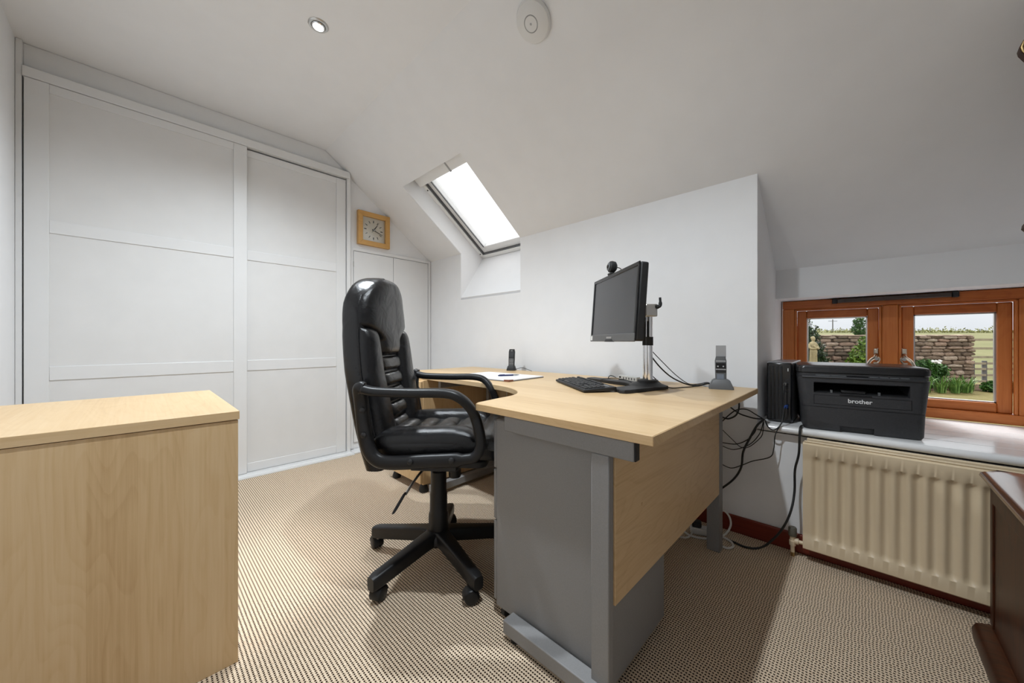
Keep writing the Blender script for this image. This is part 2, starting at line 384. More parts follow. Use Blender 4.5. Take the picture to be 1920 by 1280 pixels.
def emit(name, c, s):
    m = bpy.data.materials.new(name); m.use_nodes = True; t = m.node_tree; t.nodes.clear(); e = t.nodes.new('ShaderNodeEmission'); o = t.nodes.new('ShaderNodeOutputMaterial')
    e.inputs[0].default_value = c; e.inputs[1].default_value = s; t.links.new(e.outputs[0], o.inputs[0]); return m
M['lamp'] = emit('lit_downlight_bulb', (1, .95, .86, 1), 9)

# ------------------------------------------------------------------ room shell
XW, YW, YL, XR, CZ, YR, KZ, SL = -3.223, 2.104, -0.453, 1.45, 2.553, 1.076, 1.785, .7471
T = .10
def sz(y): return CZ-SL*(y-YR)
NX0, NX1 = -.365, .62        # window niche
KX0, KX1 = -2.71, -1.945     # skylight
LY = 2.64                    # lintel face
struct(obj('floor', bx(XW-T, XR+T, YL-T, YW+T, -T, 0), M['carpet'], ang=0))
bm = bmesh.new(); slab(bm, [(XW-T, YL-T, CZ), (XR+T, YL-T, CZ), (XR+T, YR, CZ), (XW-T, YR, CZ)], (0, 0, T)); struct(obj('ceiling', bm, M['ceil'], ang=0))
bm = bmesh.new(); nrm = Vector((0, SL, 1)).normalized()*T
def sl(x0, x1, y0, y1): slab(bm, [(x0, y0, sz(y0)), (x1, y0, sz(y0)), (x1, y1, sz(y1)), (x0, y1, sz(y1))], nrm)
SY = 1.505
sl(XW-T, KX0, YR, YW); sl(KX0, KX1, YR, SY); sl(KX1, NX0, YR, YW); sl(NX0, NX1, YR, LY); sl(NX1, XR+T, YR, YW)
struct(obj('ceiling_slope', bm, M['ceil'], ang=0))
bm = bmesh.new(); SZ = 1.372
box(bm, XW-T, KX0, YW, YW+T, 0, KZ); box(bm, KX0, KX1, YW, YW+T, 0, SZ-.02); box(bm, KX1, NX0, YW, YW+T, 0, KZ); box(bm, NX0, NX1, YW, YW+T, 0, .54); box(bm, NX1, XR+T, YW, YW+T, 0, KZ)
struct(obj('wall_side', bm, M['wall'], ang=0))
bm = bmesh.new(); slab(bm, [(XW, YL, 0), (XW, YW, 0), (XW, YW, KZ), (XW, YR, CZ), (XW, YL, CZ)], (-T, 0, 0)); struct(obj('wall_far', bm, M['wall'], ang=0))
struct(obj('wall_left', bx(XW, XR, YL-T, YL, 0, CZ), M['wall'], ang=0))
bm = bmesh.new(); slab(bm, [(XR, YL, 0), (XR, YW, 0), (XR, YW, KZ), (XR, YR, CZ), (XR, YL, CZ)], (T, 0, 0)); struct(obj('wall_right', bm, M['wall'], ang=0))
# niche: cheeks, lintel, soffit
bm = bmesh.new()
slab(bm, [(NX0, YW+T, .54), (NX0, 2.95, .54), (NX0, 2.95, 1.215), (NX0, LY, 1.215), (NX0, LY, sz(LY)), (NX0, YW+T, sz(YW+T))], (-T, 0, 0))
slab(bm, [(NX1, YW+T, .54), (NX1, 2.95, .54), (NX1, 2.95, 1.215), (NX1, LY, 1.215), (NX1, LY, sz(LY)), (NX1, YW+T, sz(YW+T))], (T, 0, 0))
struct(obj('wall_niche', bm, M['wall'], ang=0))
struct(obj('wall_lintel', bx(NX0-T, NX1+T, LY, 2.95, 1.215, sz(LY)+.15), M['wall'], ang=0))
# outer wall below the window
struct(obj('wall_outer', bx(NX0-T, NX1+T, 2.80, 2.95, -.5, .55), M['wall'], ang=0))
# skylight shaft
FB, FT = (2.383, 1.79), (1.60, 2.375)
bm = bmesh.new()
e_ = .004
pr = [(SY+e_, sz(SY)+e_*.4), (FT[0], FT[1]), (FB[0], FB[1]), (YW+e_, SZ), (YW+e_, KZ+e_)]
slab(bm, [(KX0+.003, a, b) for a, b in pr], (-.06, 0, 0)); slab(bm, [(KX1-.003, a, b) for a, b in pr], (.06, 0, 0))
slab(bm, [(KX0, SY+e_, sz(SY)+e_*.4), (KX1, SY+e_, sz(SY)+e_*.4), (KX1, FT[0], FT[1]), (KX0, FT[0], FT[1])], (0, -.05, .1))
slab(bm, [(KX0, YW+e_, SZ), (KX1, YW+e_, SZ), (KX1, FB[0], FB[1]), (KX0, FB[0], FB[1])], (0, .08, -.09))
struct(obj('trim_1', bm, M['reveal'], ang=0), 'white plastered shaft around the roof window')
# skirting
bs = obj('baseboard_side', bx(XW+.02, XR, YW-.016, YW, 0, .085), M['mahog'], bevel=.006); struct(bs)
struct(obj('baseboard_left', bx(-1.3, XR, YL, YL+.016, 0, .085), M['mahog'], bevel=.006))

# ------------------------------------------------------------------ roof window
Y0, Z0 = FT; Y1, Z1 = FB
dv = Vector((0, Y1-Y0, Z1-Z0)); LEN = dv.length; dv.normalize(); nv = Vector((0, -dv.z, dv.y))   # outward normal
def rwm(bm, x0, x1, s0, s1, h0, h1):
    o = Vector((0, Y0, Z0)); pts = [(x0, s0), (x1, s0), (x1, s1), (x0, s1)]
    slab(bm, [o+dv*s+nv*h0+Vector((x, 0, 0)) for x, s in pts], nv*(h1-h0))
w1 = obj('window_1', (lambda b: (rwm(b, KX0, KX0+.035, 0, LEN, -.01, .09), rwm(b, KX1-.035, KX1, 0, LEN, -.01, .09), rwm(b, KX0, KX1, 0, .035, -.01, .09), rwm(b, KX0, KX1, LEN-.035, LEN, -.01, .09), b)[-1])(bmesh.new()), M['pvc'], bevel=.004)
struct(w1, 'white roof window in the sloping ceiling')
a0, a1 = KX0+.043, KX1-.043
for nm, r in (('sash_stile', (a0, a0+.06, .04, LEN-.043)), ('sash_stile', (a1-.06, a1, .04, LEN-.043)), ('sash_rail', (a0+.06, a1-.06, .04, .12)), ('sash_rail', (a0+.06, a1-.06, LEN-.11, LEN-.043))):
    b = bmesh.new(); rwm(b, *r, .02, .085); obj(nm, b, M['pvc'], w1, bevel=.005)
b = bmesh.new(); rwm(b, a0+.052, a0+.06, .12, LEN-.11, .012, .02); obj('glazing_gasket', b, M['midgrey'], w1)
b = bmesh.new(); rwm(b, KX0+.035, a0, .035, LEN-.035, .0, .03); rwm(b, a0, a1, LEN-.043, LEN-.035, .0, .03); obj('seal', b, M['midgrey'], w1)
b = bmesh.new(); rwm(b, a0+.06, a1-.06, .12, LEN-.11, .05, .056); obj('pane', b, M['glass'], w1)
b = bmesh.new(); rwm(b, KX0+.012, KX1-.012, .02, .115, -.050, -.012); bc = obj('blind_cassette', b, M['pvc'], w1, bevel=.012)
b = bmesh.new(); rwm(b, (KX0+KX1)/2+.06, (KX0+KX1)/2+.075, .016, .117, -.053, -.045); obj('joint_clip', b, M['lightgrey'], bc)
for sx, ss in ((KX0+.012, .17), (KX0+.012, LEN-.06)):
    p = Vector((sx+.012, Y0, Z0))+dv*ss+nv*(-.012); obj('screw_cap', cm(p, p-nv*.004, .006, seg=12), M['blackm'], w1)

# ------------------------------------------------------------------ hardwood casement window
WY0, WY1 = 2.83, 2.90
ZB, ZT = .572, 1.212
fx0, fx1 = -.357, .585
w2 = obj('window_2', bx(fx0, fx1, WY0, WY1, ZT-.05, ZT), M['hard'], bevel=.004); struct(w2, 'orange brown hardwood window with two casements')
obj('bottom_rail', bx(fx0, fx1, WY0, WY1, ZB, ZB+.048), M['hard'], w2, bevel=.004)
obj('frame_upright', bx(fx0, fx0+.058, WY0+.001, WY1, ZB+.048, ZT-.05), M['hardz'], w2, bevel=.004)
obj('frame_upright', bx(fx1-.06, fx1, WY0+.001, WY1, ZB+.048, ZT-.05), M['hardz'], w2, bevel=.004)
obj('mullion', bx(.082, .143, WY0-.002, WY1, ZB+.048, ZT-.05), M['hardz'], w2, bevel=.006)
for (x0, x1, hx) in ((fx0+.058, .082, .06), (.143, fx1-.06, .165)):
    z0, z1 = ZB+.048, ZT-.05
    for q in ((x0, x0+.012), (x1-.012, x1)): obj('bead', bx(q[0], q[1], WY0+.004, WY0+.03, z0, z1), M['hardz'], w2, bevel=.004)
    obj('bead', bx(x0, x1, WY0+.004, WY0+.03, z1-.012, z1), M['hard'], w2, bevel=.004)
    x0 += .012; x1 -= .012; z1 -= .012
    st = obj('casement_stile', bx(x0, x0+.045, WY0+.028, WY1, z0, z1), M['harddz'], w2, bevel=.005)
    obj('casement_stile', bx(x1-.045, x1, WY0+.028, WY1, z0, z1), M['harddz'], w2, bevel=.005)
    obj('casement_rail', bx(x0+.045, x1-.045, WY0+.028, WY1, z0, z0+.045), M['hardd'], w2, bevel=.005)
    obj('casement_rail', bx(x0+.045, x1-.045, WY0+.028, WY1, z1-.045, z1), M['hardd'], w2, bevel=.005)
    g0, g1, h0, h1 = x0+.045, x1-.045, z0+.045, z1-.045
    b = bmesh.new(); s = .006
    box(b, g0, g0+s, WY0+.045, WY1-.005, h0, h1); box(b, g1-s, g1, WY0+.045, WY1-.005, h0, h1); box(b, g0, g1, WY0+.045, WY1-.005, h0, h0+s); box(b, g0, g1, WY0+.045, WY1-.005, h1-s, h1)
    obj('spacer_bar', b, M['alu'], w2)
    obj('pane', bx(g0, g1, WY0+.058, WY0+.062, h0, h1), M['glass'], w2)
    # handle: back plate, spindle boss and hooked lever
    sgn = -1 if hx < .1 else 1
    hb = obj('handle', bx(hx-.011, hx+.011, WY0+.018, WY0+.030, .885, .925), M['nickel'], w2, bevel=.005)
    b = bmesh.new(); tube(b, spline([(hx, WY0+.018, .89), (hx+sgn*.004, WY0, .876), (hx+sgn*.022, WY0-.008, .858), (hx+sgn*.036, WY0-.010, .83)], 6), [.010-.004*i/18 for i in range(19)], seg=10); obj('lever', b, M['nickel'], hb)
    b = bmesh.new(); tube(b, spline([(hx, WY0+.012, .886), (hx-sgn*.012, WY0+.002, .868), (hx-sgn*.006, WY0-.002, .848), (hx+sgn*.012, WY0-.004, .845)], 6), .005, seg=8); obj('guard', b, M['nickel'], hb)
    obj('spindle', cm((hx, WY0+.018, .868), (hx, WY0-.010, .868), .009, seg=14), M['steel'], hb)
# trickle vent on the head of the frame
tv = obj('trickle_vent', bx(-.10, .325, WY0-.026, WY0+.002, 1.186, 1.208), plain('dark_bronze_bar', srgb(70, 60, 55), .4, .3), w2, bevel=.004)
for q in ((-.122, -.10), (.325, .347)): obj('end_cap', bx(q[0], q[1], WY0-.028, WY0+.002, 1.183, 1.210), M['blackm'], tv, bevel=.003)

# sill: boards behind a rounded nosing
sill = struct(obj('trim_2', bx(NX0, NX1, YW+.0, WY1, .530, .556), M['sill'], ang=0), 'white painted window sill of narrow boards')
ys = [2.100, 2.222, 2.344, 2.466, 2.588, 2.710, 2.828]
for a, b_ in zip(ys, ys[1:]): obj('board', bx(NX0+.001, NX1-.001, a+.0012, b_-.0012, .556, .570), M['sill'], sill, bevel=.0025)
b = bmesh.new(); pf = [(2.100, .570), (2.078, .570), (2.070, .566), (2.066, .556), (2.068, .545), (2.076, .540), (2.100, .540)]
slab(b, [(NX0, y, z) for y, z in pf], (NX1-NX0, 0, 0)); obj('nosing', b, M['sill'], sill, ang=50)

# ------------------------------------------------------------------ fitted wardrobe
wd = thing('sliding_wardrobe', 'white built-in wardrobe with two tall sliding panelled doors', 'wardrobe', (XW, .4, 0))
F = XW+.006
obj('side_post', bx(F-.004, F+.045, YL+.001, -.430, .0, CZ-.002), M['gloss'], wd, bevel=.002)
obj('end_panel', bx(F-.004, F+.042, 1.243, 1.272, .0, 2.405), M['gloss'], wd, bevel=.002)
b = bmesh.new(); slab(b, [(F-.004, -.429, 2.425), (F-.004, 1.245, 2.425), (F-.004, YR, CZ-.002), (F-.004, -.429, CZ-.002)], (.018, 0, 0)); obj('header_infill', b, M['gloss'], wd)
obj('track_fascia', bx(F-.004, F+.055, -.429, 1.262, 2.362, 2.416), M['gloss'], wd, bevel=.002)
obj('floor_track', bx(F-.004, F+.115, -.43, 1.272, 0, .012), M['gloss'], wd, bevel=.002)
for i in range(3): obj('track_rib', bx(F+.012+i*.022, F+.018+i*.022, -.43, 1.243, .012, .016), M['gloss'], wd)
obj('carpet_bar', bx(F+.115, F+.128, -.43, 1.272, 0, .006), M['panelw'], wd)
def door(y0, y1, x, top):
    d = obj('door', bx(x-.016, x-.008, y0+.01, y1-.01, .022, top), M['panelw'], wd)
    w = .083
    obj('stile', bx(x-.02, x, y0, y0+w, .016, top), M['gloss'], d, bevel=.002); obj('stile', bx(x-.02, x, y1-w+.006, y1, .016, top), M['gloss'], d, bevel=.002)
    for z0, z1 in ((.016, .078), (.750, .826), (1.552, 1.622), (top-.05, top)): obj('rail', bx(x-.018, x-.003, y0+w, y1-w+.006, z0, z1), M['gloss'], d, bevel=.002)
    for z0, z1 in ((.078, .750), (.826, 1.552), (1.622, top-.05)): obj('panel', bx(x-.016, x-.0095, y0+w, y1-w+.006, z0, z1), M['panelw'], d)
door(-.424, .537, F+.052, 2.360); door(.46, 1.238, F+.026, 2.350)
# flush cupboard doors under the slope
cb = thing('eaves_cupboard', 'plain white flush cupboard with two doors below the wall clock', 'cupboard', (XW, 1.69, 0))
F2 = XW+.004
obj('frame', bx(XW+.0005, F2-.001, 1.275, 2.095, .02, 1.79), M['gloss'], cb)
for y0, y1 in ((1.312, 1.684), (1.688, 2.066)):
    d = obj('door', bx(XW+.002, F2+.012, y0, y1, .075, 1.758), M['gloss'], cb, bevel=.0015)
for q in ((1.275, 1.308, .02, 1.79), (1.308, 2.070, 1.763, 1.79)): obj('surround', bx(XW+.001, F2+.012, q[0], q[1], q[2], q[3]), M['gloss'], cb, bevel=.0015)
for z in (.33, .95, 1.62): obj('hinge', cm((F2+.013, 1.310, z), (F2+.013, 1.310, z+.045), .004, seg=8), M['steel'], cb)
b = bx(XW+.0005, F2+.014, 2.071, 2.098, 0, 1.786); obj('corner_bead', b, M['gloss'], cb)

obj('floor_strip', bx(XW+.001, XW+.118, 1.275, 2.085, 0, .012), M['gloss'], cb, bevel=.002)
# clock on the far wall
ck = thing('wall_clock', 'square pale wooden framed clock hanging above the white cupboard doors', 'clock', (XW, 1.5, 1.83))
CX0, CX1, CY0, CY1, CZ0, CZ1 = XW+.001, XW+.038, 1.343, 1.640, 1.828, 2.128
w = .042
def mitre(pts): bb = bmesh.new(); slab(bb, [(CX0, y, z) for y, z in pts], (CX1-CX0, 0, 0)); return bb
obj('frame_side', mitre([(CY0, CZ0), (CY1, CZ0), (CY1-w, CZ0+w), (CY0+w, CZ0+w)]), M['beech'], ck, bevel=.002)
obj('frame_side', mitre([(CY0, CZ1), (CY0+w, CZ1-w), (CY1-w, CZ1-w), (CY1, CZ1)]), M['beech'], ck, bevel=.002)
obj('frame_side', mitre([(CY0, CZ0), (CY0+w, CZ0+w), (CY0+w, CZ1-w), (CY0, CZ1)]), M['beech'], ck, bevel=.002)
obj('frame_side', mitre([(CY1, CZ0), (CY1, CZ1), (CY1-w, CZ1-w), (CY1-w, CZ0+w)]), M['beech'], ck, bevel=.002)
fa = obj('face', bx(CX0, CX0+.012, CY0+w-.002, CY1-w+.002, CZ0+w-.002, CZ1-w+.002), M['clockface'], ck)
cy, cz = (CY0+CY1)/2, (CZ0+CZ1)/2
def hand(ang, r0, r1, w0, x, nm, mat=M['blackg'], par=None):
    a = Vector((0, sin(ang), cos(ang))); s = Vector((0, cos(ang), -sin(ang))); c = Vector((CX0+x, cy, cz)); bb = bmesh.new()
    slab(bb, [c+a*r0-s*w0, c+a*r0+s*w0, c+a*r1+s*w0*.6, c+a*r1-s*w0*.6], (.0015, 0, 0)); obj(nm, bb, mat, par or ck)
for h in range(12):
    hand(radians(30*h), .066, .088, .0030 if h % 3 else .0046, .012, 'hour_mark', par=fa)
hand(radians(36), -.01, .058, .004, .0150, 'hour_hand'); hand(radians(112), -.014, .088, .0032, .0168, 'minute_hand'); hand(radians(34), -.03, .092, .0009, .0186, 'second_hand')
obj('pin', cm((CX0+.012, cy, cz), (CX0+.022, cy, cz), .006, seg=14), M['steel'], ck)
obj('glazing', bx(CX0+.0235, CX0+.0250, CY0+w-.002, CY1-w+.002, CZ0+w-.002, CZ1-w+.002), M['glass'], ck)

# ------------------------------------------------------------------ ceiling fittings
def downlight(x, y, label, energy, aim=None, cone=150, off=''):
    """gimbal downlight: the lamp tilts in its bezel towards aim"""
    t = thing('ceiling_downlight'+off, label, 'downlight', (x, y, CZ), group='recessed ceiling downlights')
    c0 = Vector((x, y, CZ)); ax = Vector((0, 0, -1)) if aim is None else (Vector(aim)-c0).normalized(); k = min(1, .35/max(1e-3, Vector((ax.x, ax.y)).length)); tx = Vector((ax.x*k, ax.y*k, -1)).normalized()
    obj('bezel', lathe([(.031, -.001), (.034, -.006), (.042, -.006), (.046, -.002), (.046, 0), (.031, 0)], c0, seg=36), M['steel'], t)
    obj('gimbal_ring', lathe([(.026, .0), (.030, .002), (.030, .010), (.027, .013), (.024, .013), (.024, .0)], c0+Vector((0, 0, .001)), tx, seg=32), M['chrome'], t)
    obj('bulb'+off, lathe([(.0, .012), (.020, .011), (.0238, .008), (.0238, .002), (.0, .002)], c0+Vector((0, 0, .001)), tx, seg=28), M['lamp'], t)
    ld = bpy.data.lights.new('downlight_beam'+off, 'SPOT'); ld.energy = energy*LAMP; ld.spot_size = radians(cone); ld.spot_blend = 1.0; ld.shadow_soft_size = .03; ld.color = LAMPC
    lo = bpy.data.objects.new('downlight_beam'+off, ld); col.objects.link(lo); lo.parent = t; lo.location = tx*.03+Vector((0, 0, -.012)); lo.rotation_euler = ax.to_track_quat('-Z', 'Y').to_euler()
downlight(-1.961, .626, 'lit chrome ceiling spotlight nearest the white wardrobe', 1.15, (-2.0, .45, 0))
# second fitting of the row: its light throws the desk's shadow on the wall and carpet in the photograph
downlight(-.66, .626, 'lit chrome ceiling spotlight above the near end of the desk', 1.0, None, 150, '_offscreen')
sd_ = thing('smoke_detector', 'round white domed smoke detector on the sloping ceiling', 'smoke detector', (-1.07, 1.25, sz(1.25)))
nn = -Vector((0, SL, 1)).normalized(); c = Vector((-1.07, 1.25, sz(1.25)))
obj('dome', lathe([(.082, 0), (.084, .010), (.078, .022), (.060, .031), (.036, .036), (.031, .0365), (.031, .0345), (.0295, .0345), (.0295, .0375), (.0, .0380)], c, nn, 48), plain('white_detector_plastic', (.74, .735, .72, 1), .45, var=.01), sd_)
obj('button_ring', lathe([(.0305, .0352), (.0325, .0368), (.0335, .0366), (.0315, .0345)], c, nn, 40), M['midgrey'], sd_)
obj('indicator', lathe([(.0, .0379), (.005, .0379), (.005, .0384), (.0, .0386)], c, nn, 12), M['lightgrey'], sd_)

# ------------------------------------------------------------------ maple storage cabinet at the left
sc_ = thing('storage_cabinet', 'desk-height maple laminate cabinet with a plain vertical-grain side', 'cabinet', (-1.67, -.12, 0))
obj('side_panel', bx(-1.372, -1.348, YL+.003, .207, 0, .728), M['maple_dark'], sc_, bevel=.0015)
obj('side_panel', bx(-2.005, -1.981, YL+.003, .207, 0, .728), M['maple_dark'], sc_, bevel=.0015)
obj('back_panel', bx(-1.981, -1.372, YL+.003, YL+.02, .05, .728), M['maple_dark'], sc_)
obj('base', bx(-1.981, -1.372, YL+.02, .17, .05, .075), M['maple_dark'], sc_)
obj('plinth', bx(-1.981, -1.372, .14, .155, 0, .05), M['maple_dark'], sc_)
obj('shelf', bx(-1.981, -1.372, YL+.02, .17, .38, .40), M['maple_dark'], sc_)
for i, q in enumerate(((-1.98, -1.678), (-1.675, -1.373))):
    d = obj('door', bx(q[0], q[1], .187, .206, .055, .724), M['maple_dark'], sc_, bevel=.0015)
    hx = -1.70 if i == 0 else -1.653
    bb = bmesh.new(); tube(bb, spline([(hx, .206, .52), (hx, .232, .53), (hx, .232, .63), (hx, .206, .64)], 5), .005, 8); obj('handle', bb, M['steel'], d)
tp = obj('top', bx(-2.008, -1.345, YL+.003, .210, .730, .755), M['maple_x'], sc_, bevel=.0015)
obj('edge_band', bx(-1.345, -1.3435, YL+.004, .2085, .7305, .7545), wood('maple_band_y', srgb(190, 156, 112), srgb(207, 176, 133), srgb(218, 191, 152), 'y', figure=.3), tp)

# ------------------------------------------------------------------ desk
D = .743; DU = .718
dk = thing('corner_desk', 'pale maple L-shaped corner desk with a concave front edge and grey metal legs', 'desk', (-.9, 1.6, 0))
RX, LX, NY, BY = -.349, -1.955, .834, 2.02
out = [(LX, BY), (RX, BY), (RX, NY), (-.985, NY)]
out += [(p.x, p.y) for p in spline([(-1.0, .855, 0), (-1.015, .96, 0), (-1.028, 1.06, 0), (-1.065, 1.135, 0), (-1.135, 1.195, 0), (-1.24, 1.24, 0), (-1.37, 1.262, 0), (-1.55, 1.270, 0), (-1.75, 1.272, 0), (LX, 1.272, 0)], 5)]
obj('desktop', prism(out, DU, D), [M['maple_x']], dk, bevel=.002, ang=25)
ebm = bmesh.new()
def edge(pts, t=.0012):
    for a, b_ in zip(pts, pts[1:]):
        a, b_ = Vector((a[0], a[1], 0)), Vector((b_[0], b_[1], 0)); d = (b_-a).normalized(); nn_ = Vector((d.y, -d.x, 0))
        # outward side: away from the desk middle
        if nn_.dot((a+b_)/2-Vector((-.8, 1.9, 0))) < 0: nn_ = -nn_
        slab(ebm, [a+Vector((0, 0, DU+.0015)), b_+Vector((0, 0, DU+.0015)), b_+Vector((0, 0, D-.0015)), a+Vector((0, 0, D-.0015))], nn_*t)
edge(out[1:])
obj('edge_band', ebm, M['maple_edge'], dk)
# near leg: T-frame of rail, post and foot
lg = obj('leg', bx(-.521, -.468, .842, .868, .03, .667), M['grey'], dk, bevel=.003)
obj('top_rail', bx(-.852, -.400, .842, .868, .667, .717), M['grey'], lg, bevel=.003)
obj('rail_cap', bx(-.400, -.396, .843, .867, .668, .716), M['blackm'], lg, bevel=.002)
obj('foot_bar', bx(-.835, -.468, .820, .868, .018, .062), M['grey'], lg, bevel=.003)
for x in (-.80, -.50): obj('foot_glide', cm((x, .846, 0), (x, .846, .018), .018, seg=16), M['blackm'], lg)
lg = obj('leg', bx(-.517, -.462, 1.835, 1.885, .0, .717), M['grey'], dk, bevel=.003)
# far-left leg frame
lg = obj('leg', bx(-1.946, -1.920, 1.74, 1.80, .05, .667), M['grey'], dk, bevel=.003)
obj('top_rail', bx(-1.946, -1.920, 1.33, 1.96, .667, .717), M['grey'], lg, bevel=.003)
obj('foot_bar', bx(-1.946, -1.900, 1.26, 1.96, .022, .066), M['grey'], lg, bevel=.003)
for y in (1.30, 1.92): obj('foot_glide', cm((-1.92, y, 0), (-1.92, y, .022), .018, seg=16), M['blackm'], lg)
obj('modesty_panel', bx(-.482, -.464, .870, 1.834, .268, .716), M['maple_y'], dk, bevel=.001)
obj('modesty_panel', bx(-1.919, -.518, 1.93, 1.948, .268, .716), M['maple_dark'], dk, bevel=.001)
p = Vector((-.4635, 1.05, .50)); obj('panel_peg', cm((-.465, 1.03, .485), (-.4625, 1.03, .485), .005, seg=10), M['maple_dark'], dk)
obj('cable_port', lathe([(.0, .0005), (.026, .0005), (.030, .003), (.034, .001), (.034, 0)], (-.53, 1.945, D), seg=24), M['lightgrey'], dk)

# grey pedestal under the near end
gp = thing('steel_pedestal', 'grey metal drawer pedestal under the near end of the desk', 'pedestal', (-.7, 1.05, 0))
obj('body', bx(-.925, -.478, .876, 1.235, .035, .690), M['grey'], gp, bevel=.004)
for z0, z1 in ((.05, .33), (.335, .51), (.515, .685)):
    d = obj('drawer', bx(-.942, -.926, .879, 1.232, z0, z1), M['grey'], gp, bevel=.004)
    bb = bmesh.new(); tube(bb, spline([(-.942, 1.00, z1-.05), (-.962, 1.005, z1-.05), (-.962, 1.105, z1-.05), (-.942, 1.11, z1-.05)], 5), .005, 8); obj('handle', bb, M['steel'], d)
for x in (-.90, -.51):
    for y in (.90, 1.21): obj('castor', cm((x-.008, y, .018), (x+.008, y, .018), .018, seg=16), M['blackm'], gp)
# maple desk-high pedestal at the far end
mp = thing('maple_pedestal', 'maple drawer pedestal forming the far end of the desk run', 'pedestal', (-2.19, 1.6, 0))
obj('top', bx(-2.43, -1.962, 1.272, 2.02, DU, D), M['maple_x'], mp, bevel=.002)
obj('carcass', bx(-2.40, -1.985, 1.245, 1.99, .055, .716), M['maple_dark'], mp, bevel=.002)
for z0, z1 in ((.065, .34), (.345, .53), (.535, .71)):
    d = obj('drawer', bx(-2.398, -1.987, 1.226, 1.244, z0, z1), M['maple'], mp, bevel=.002)
    bb = bmesh.new(); tube(bb, spline([(-2.25, 1.226, z1-.05), (-2.245, 1.205, z1-.05), (-2.145, 1.205, z1-.05), (-2.14, 1.226, z1-.05)], 5), .005, 8); obj('handle', bb, M['steel'], d)
for x in (-2.365, -2.02):
    for y in (1.27, 1.95): obj('castor', lathe([(.0, 0), (.026, 0), (.03, .012), (.024, .035), (.012, .055), (0, .055)], (x, y, 0), seg=18), M['blackm'], mp)

# ------------------------------------------------------------------ office chair
CH = thing('office_chair', 'black leather high-backed swivel office chair with looped armrests', 'chair', (-1.335, .915, 0), radians(40))
def lerp(tab, z):
    for (a, u), (b_, v) in zip(tab, tab[1:]):
        if z <= b_: t = max(0, (z-a)/(b_-a)); return u+(v-u)*t
    return tab[-1][1]
XB = [(.46, -.222), (.54, -.246), (.64, -.270), (.84, -.308), (1.0, -.328), (1.12, -.334), (1.2, -.328), (1.27, -.312)]
def hw_shell(z):
    if z < .8: return .232+.006*sin((z-.46)*6)
    if z < 1.02: return .238-.022*((z-.8)/.22)**2
    q = (z-1.02)/.222; return .216*sqrt(max(0, 1-q**2.4))
# shell: rounded slab with arched top
secs = []
zs = [.47+.55*i/16 for i in range(17)]+[1.02+.222*sin(pi/2*i/14) for i in range(1, 15)]
for z in zs:
    h = max(hw_shell(z), .012); t = .088 if z < 1.1 else .088-.016*((z-1.1)/.142)**2
    if z < .5: t *= .8+.2*(z-.47)/.03
    r = min(.026, h*.8)
    secs.append([(lerp(XB, z)+w_, y, z) for y, w_ in rrect(-h, h, 0, t, r, 4)])
obj('back_shell', loft(secs), M['leather'], CH, world=False, ang=60)
def cushion(z0, z1, lo, hi, wb, bul, nu=18, nv=18, pu=3, pv=4, mp_=None, flat=.0):
    """puffed panel on the front of the back: lo(z), hi(z) side limits"""
    bm = bmesh.new(); G = []; H = []
    for j in range(nv+1):
        v = -1+2*j/nv; v = sin(v*pi/2)*.35+v*.65; z = z0+(z1-z0)*(v+1)/2; row = []; rb = []
        for i in range(nu+1):
            u = -1+2*i/nu; u = sin(u*pi/2)*.5+u*.5; a, b_ = lo(z), hi(z); y = (a+b_)/2+(b_-a)/2*u
            k = sqrt(max(0, 1-abs(u)**pu))*sqrt(max(0, 1-abs(v)**pv))
            row.append(bm.verts.new(mp_(y, z, wb+bul*k))); rb.append(bm.verts.new(mp_(y, z, wb-.02)))
        G.append(row); H.append(rb)
    for j in range(nv):
        for i in range(nu):
            bm.faces.new((G[j][i], G[j][i+1], G[j+1][i+1], G[j+1][i])); bm.faces.new((H[j][i], H[j+1][i], H[j+1][i+1], H[j][i+1]))
    for j in range(nv):
        bm.faces.new((G[j][0], G[j+1][0], H[j+1][0], H[j][0])); bm.faces.new((G[j][nu], H[j][nu], H[j+1][nu], G[j+1][nu]))
    for i in range(nu):
        bm.faces.new((G[0][i], H[0][i], H[0][i+1], G[0][i+1])); bm.faces.new((G[nv][i], G[nv][i+1], H[nv][i+1], H[nv][i]))
    return bm
def bk(y, z, w_): return (lerp(XB, z)+w_, y, z)
def cw(z):   # half width of the centre channel
    return .082+.034*max(0, (z-.60)/.45)
def bol(z): return .230 if z < .8 else hw_shell(z)-.004
def hd_hw(z):
    if z < .965: return cw(z)-.004
    if z < 1.035:
        t = (z-.965)/.07; return cw(z)-.004+(bol(z)-cw(z)+.004)*t*t*(3-2*t)
    return bol(z)
hr = obj('headrest', cushion(.900, 1.236, lambda z: -max(hd_hw(z), .008), lambda z: max(hd_hw(z), .008), .076, .054, 22, 34, 3.2, 8, bk), M['leather'], CH, world=False, ang=70)
for s in (-1, 1):
    f1 = (lambda z: cw(z)+.002) if s > 0 else (lambda z: -bol(z))
    f2 = (lambda z: bol(z)) if s > 0 else (lambda z: -cw(z)-.002)
    obj('side_bolster', cushion(.535, 1.022, f1, f2, .074, .052, 16, 34, 2.8, 14, bk), M['leather'], CH, world=False, ang=70)
zc = [.560, .640, .705, .770, .835, .902]
for a, b_ in zip(zc, zc[1:]):
    obj('back_segment', cushion(a+.001, b_-.001, lambda z: -cw(z), lambda z: cw(z), .072, .040, 14, 10, 6, 3.4, bk), M['leatherw'], CH, world=False, ang=70)
# stitched seams around the shell
bm = bmesh.new()
tube(bm, [(lerp(XB, z)+.074, -hw_shell(z)+.002, z) for z in [.52+.5*i/14 for i in range(15)]], .003, 6)
obj('piping', bm, M['leather'], CH, world=False)
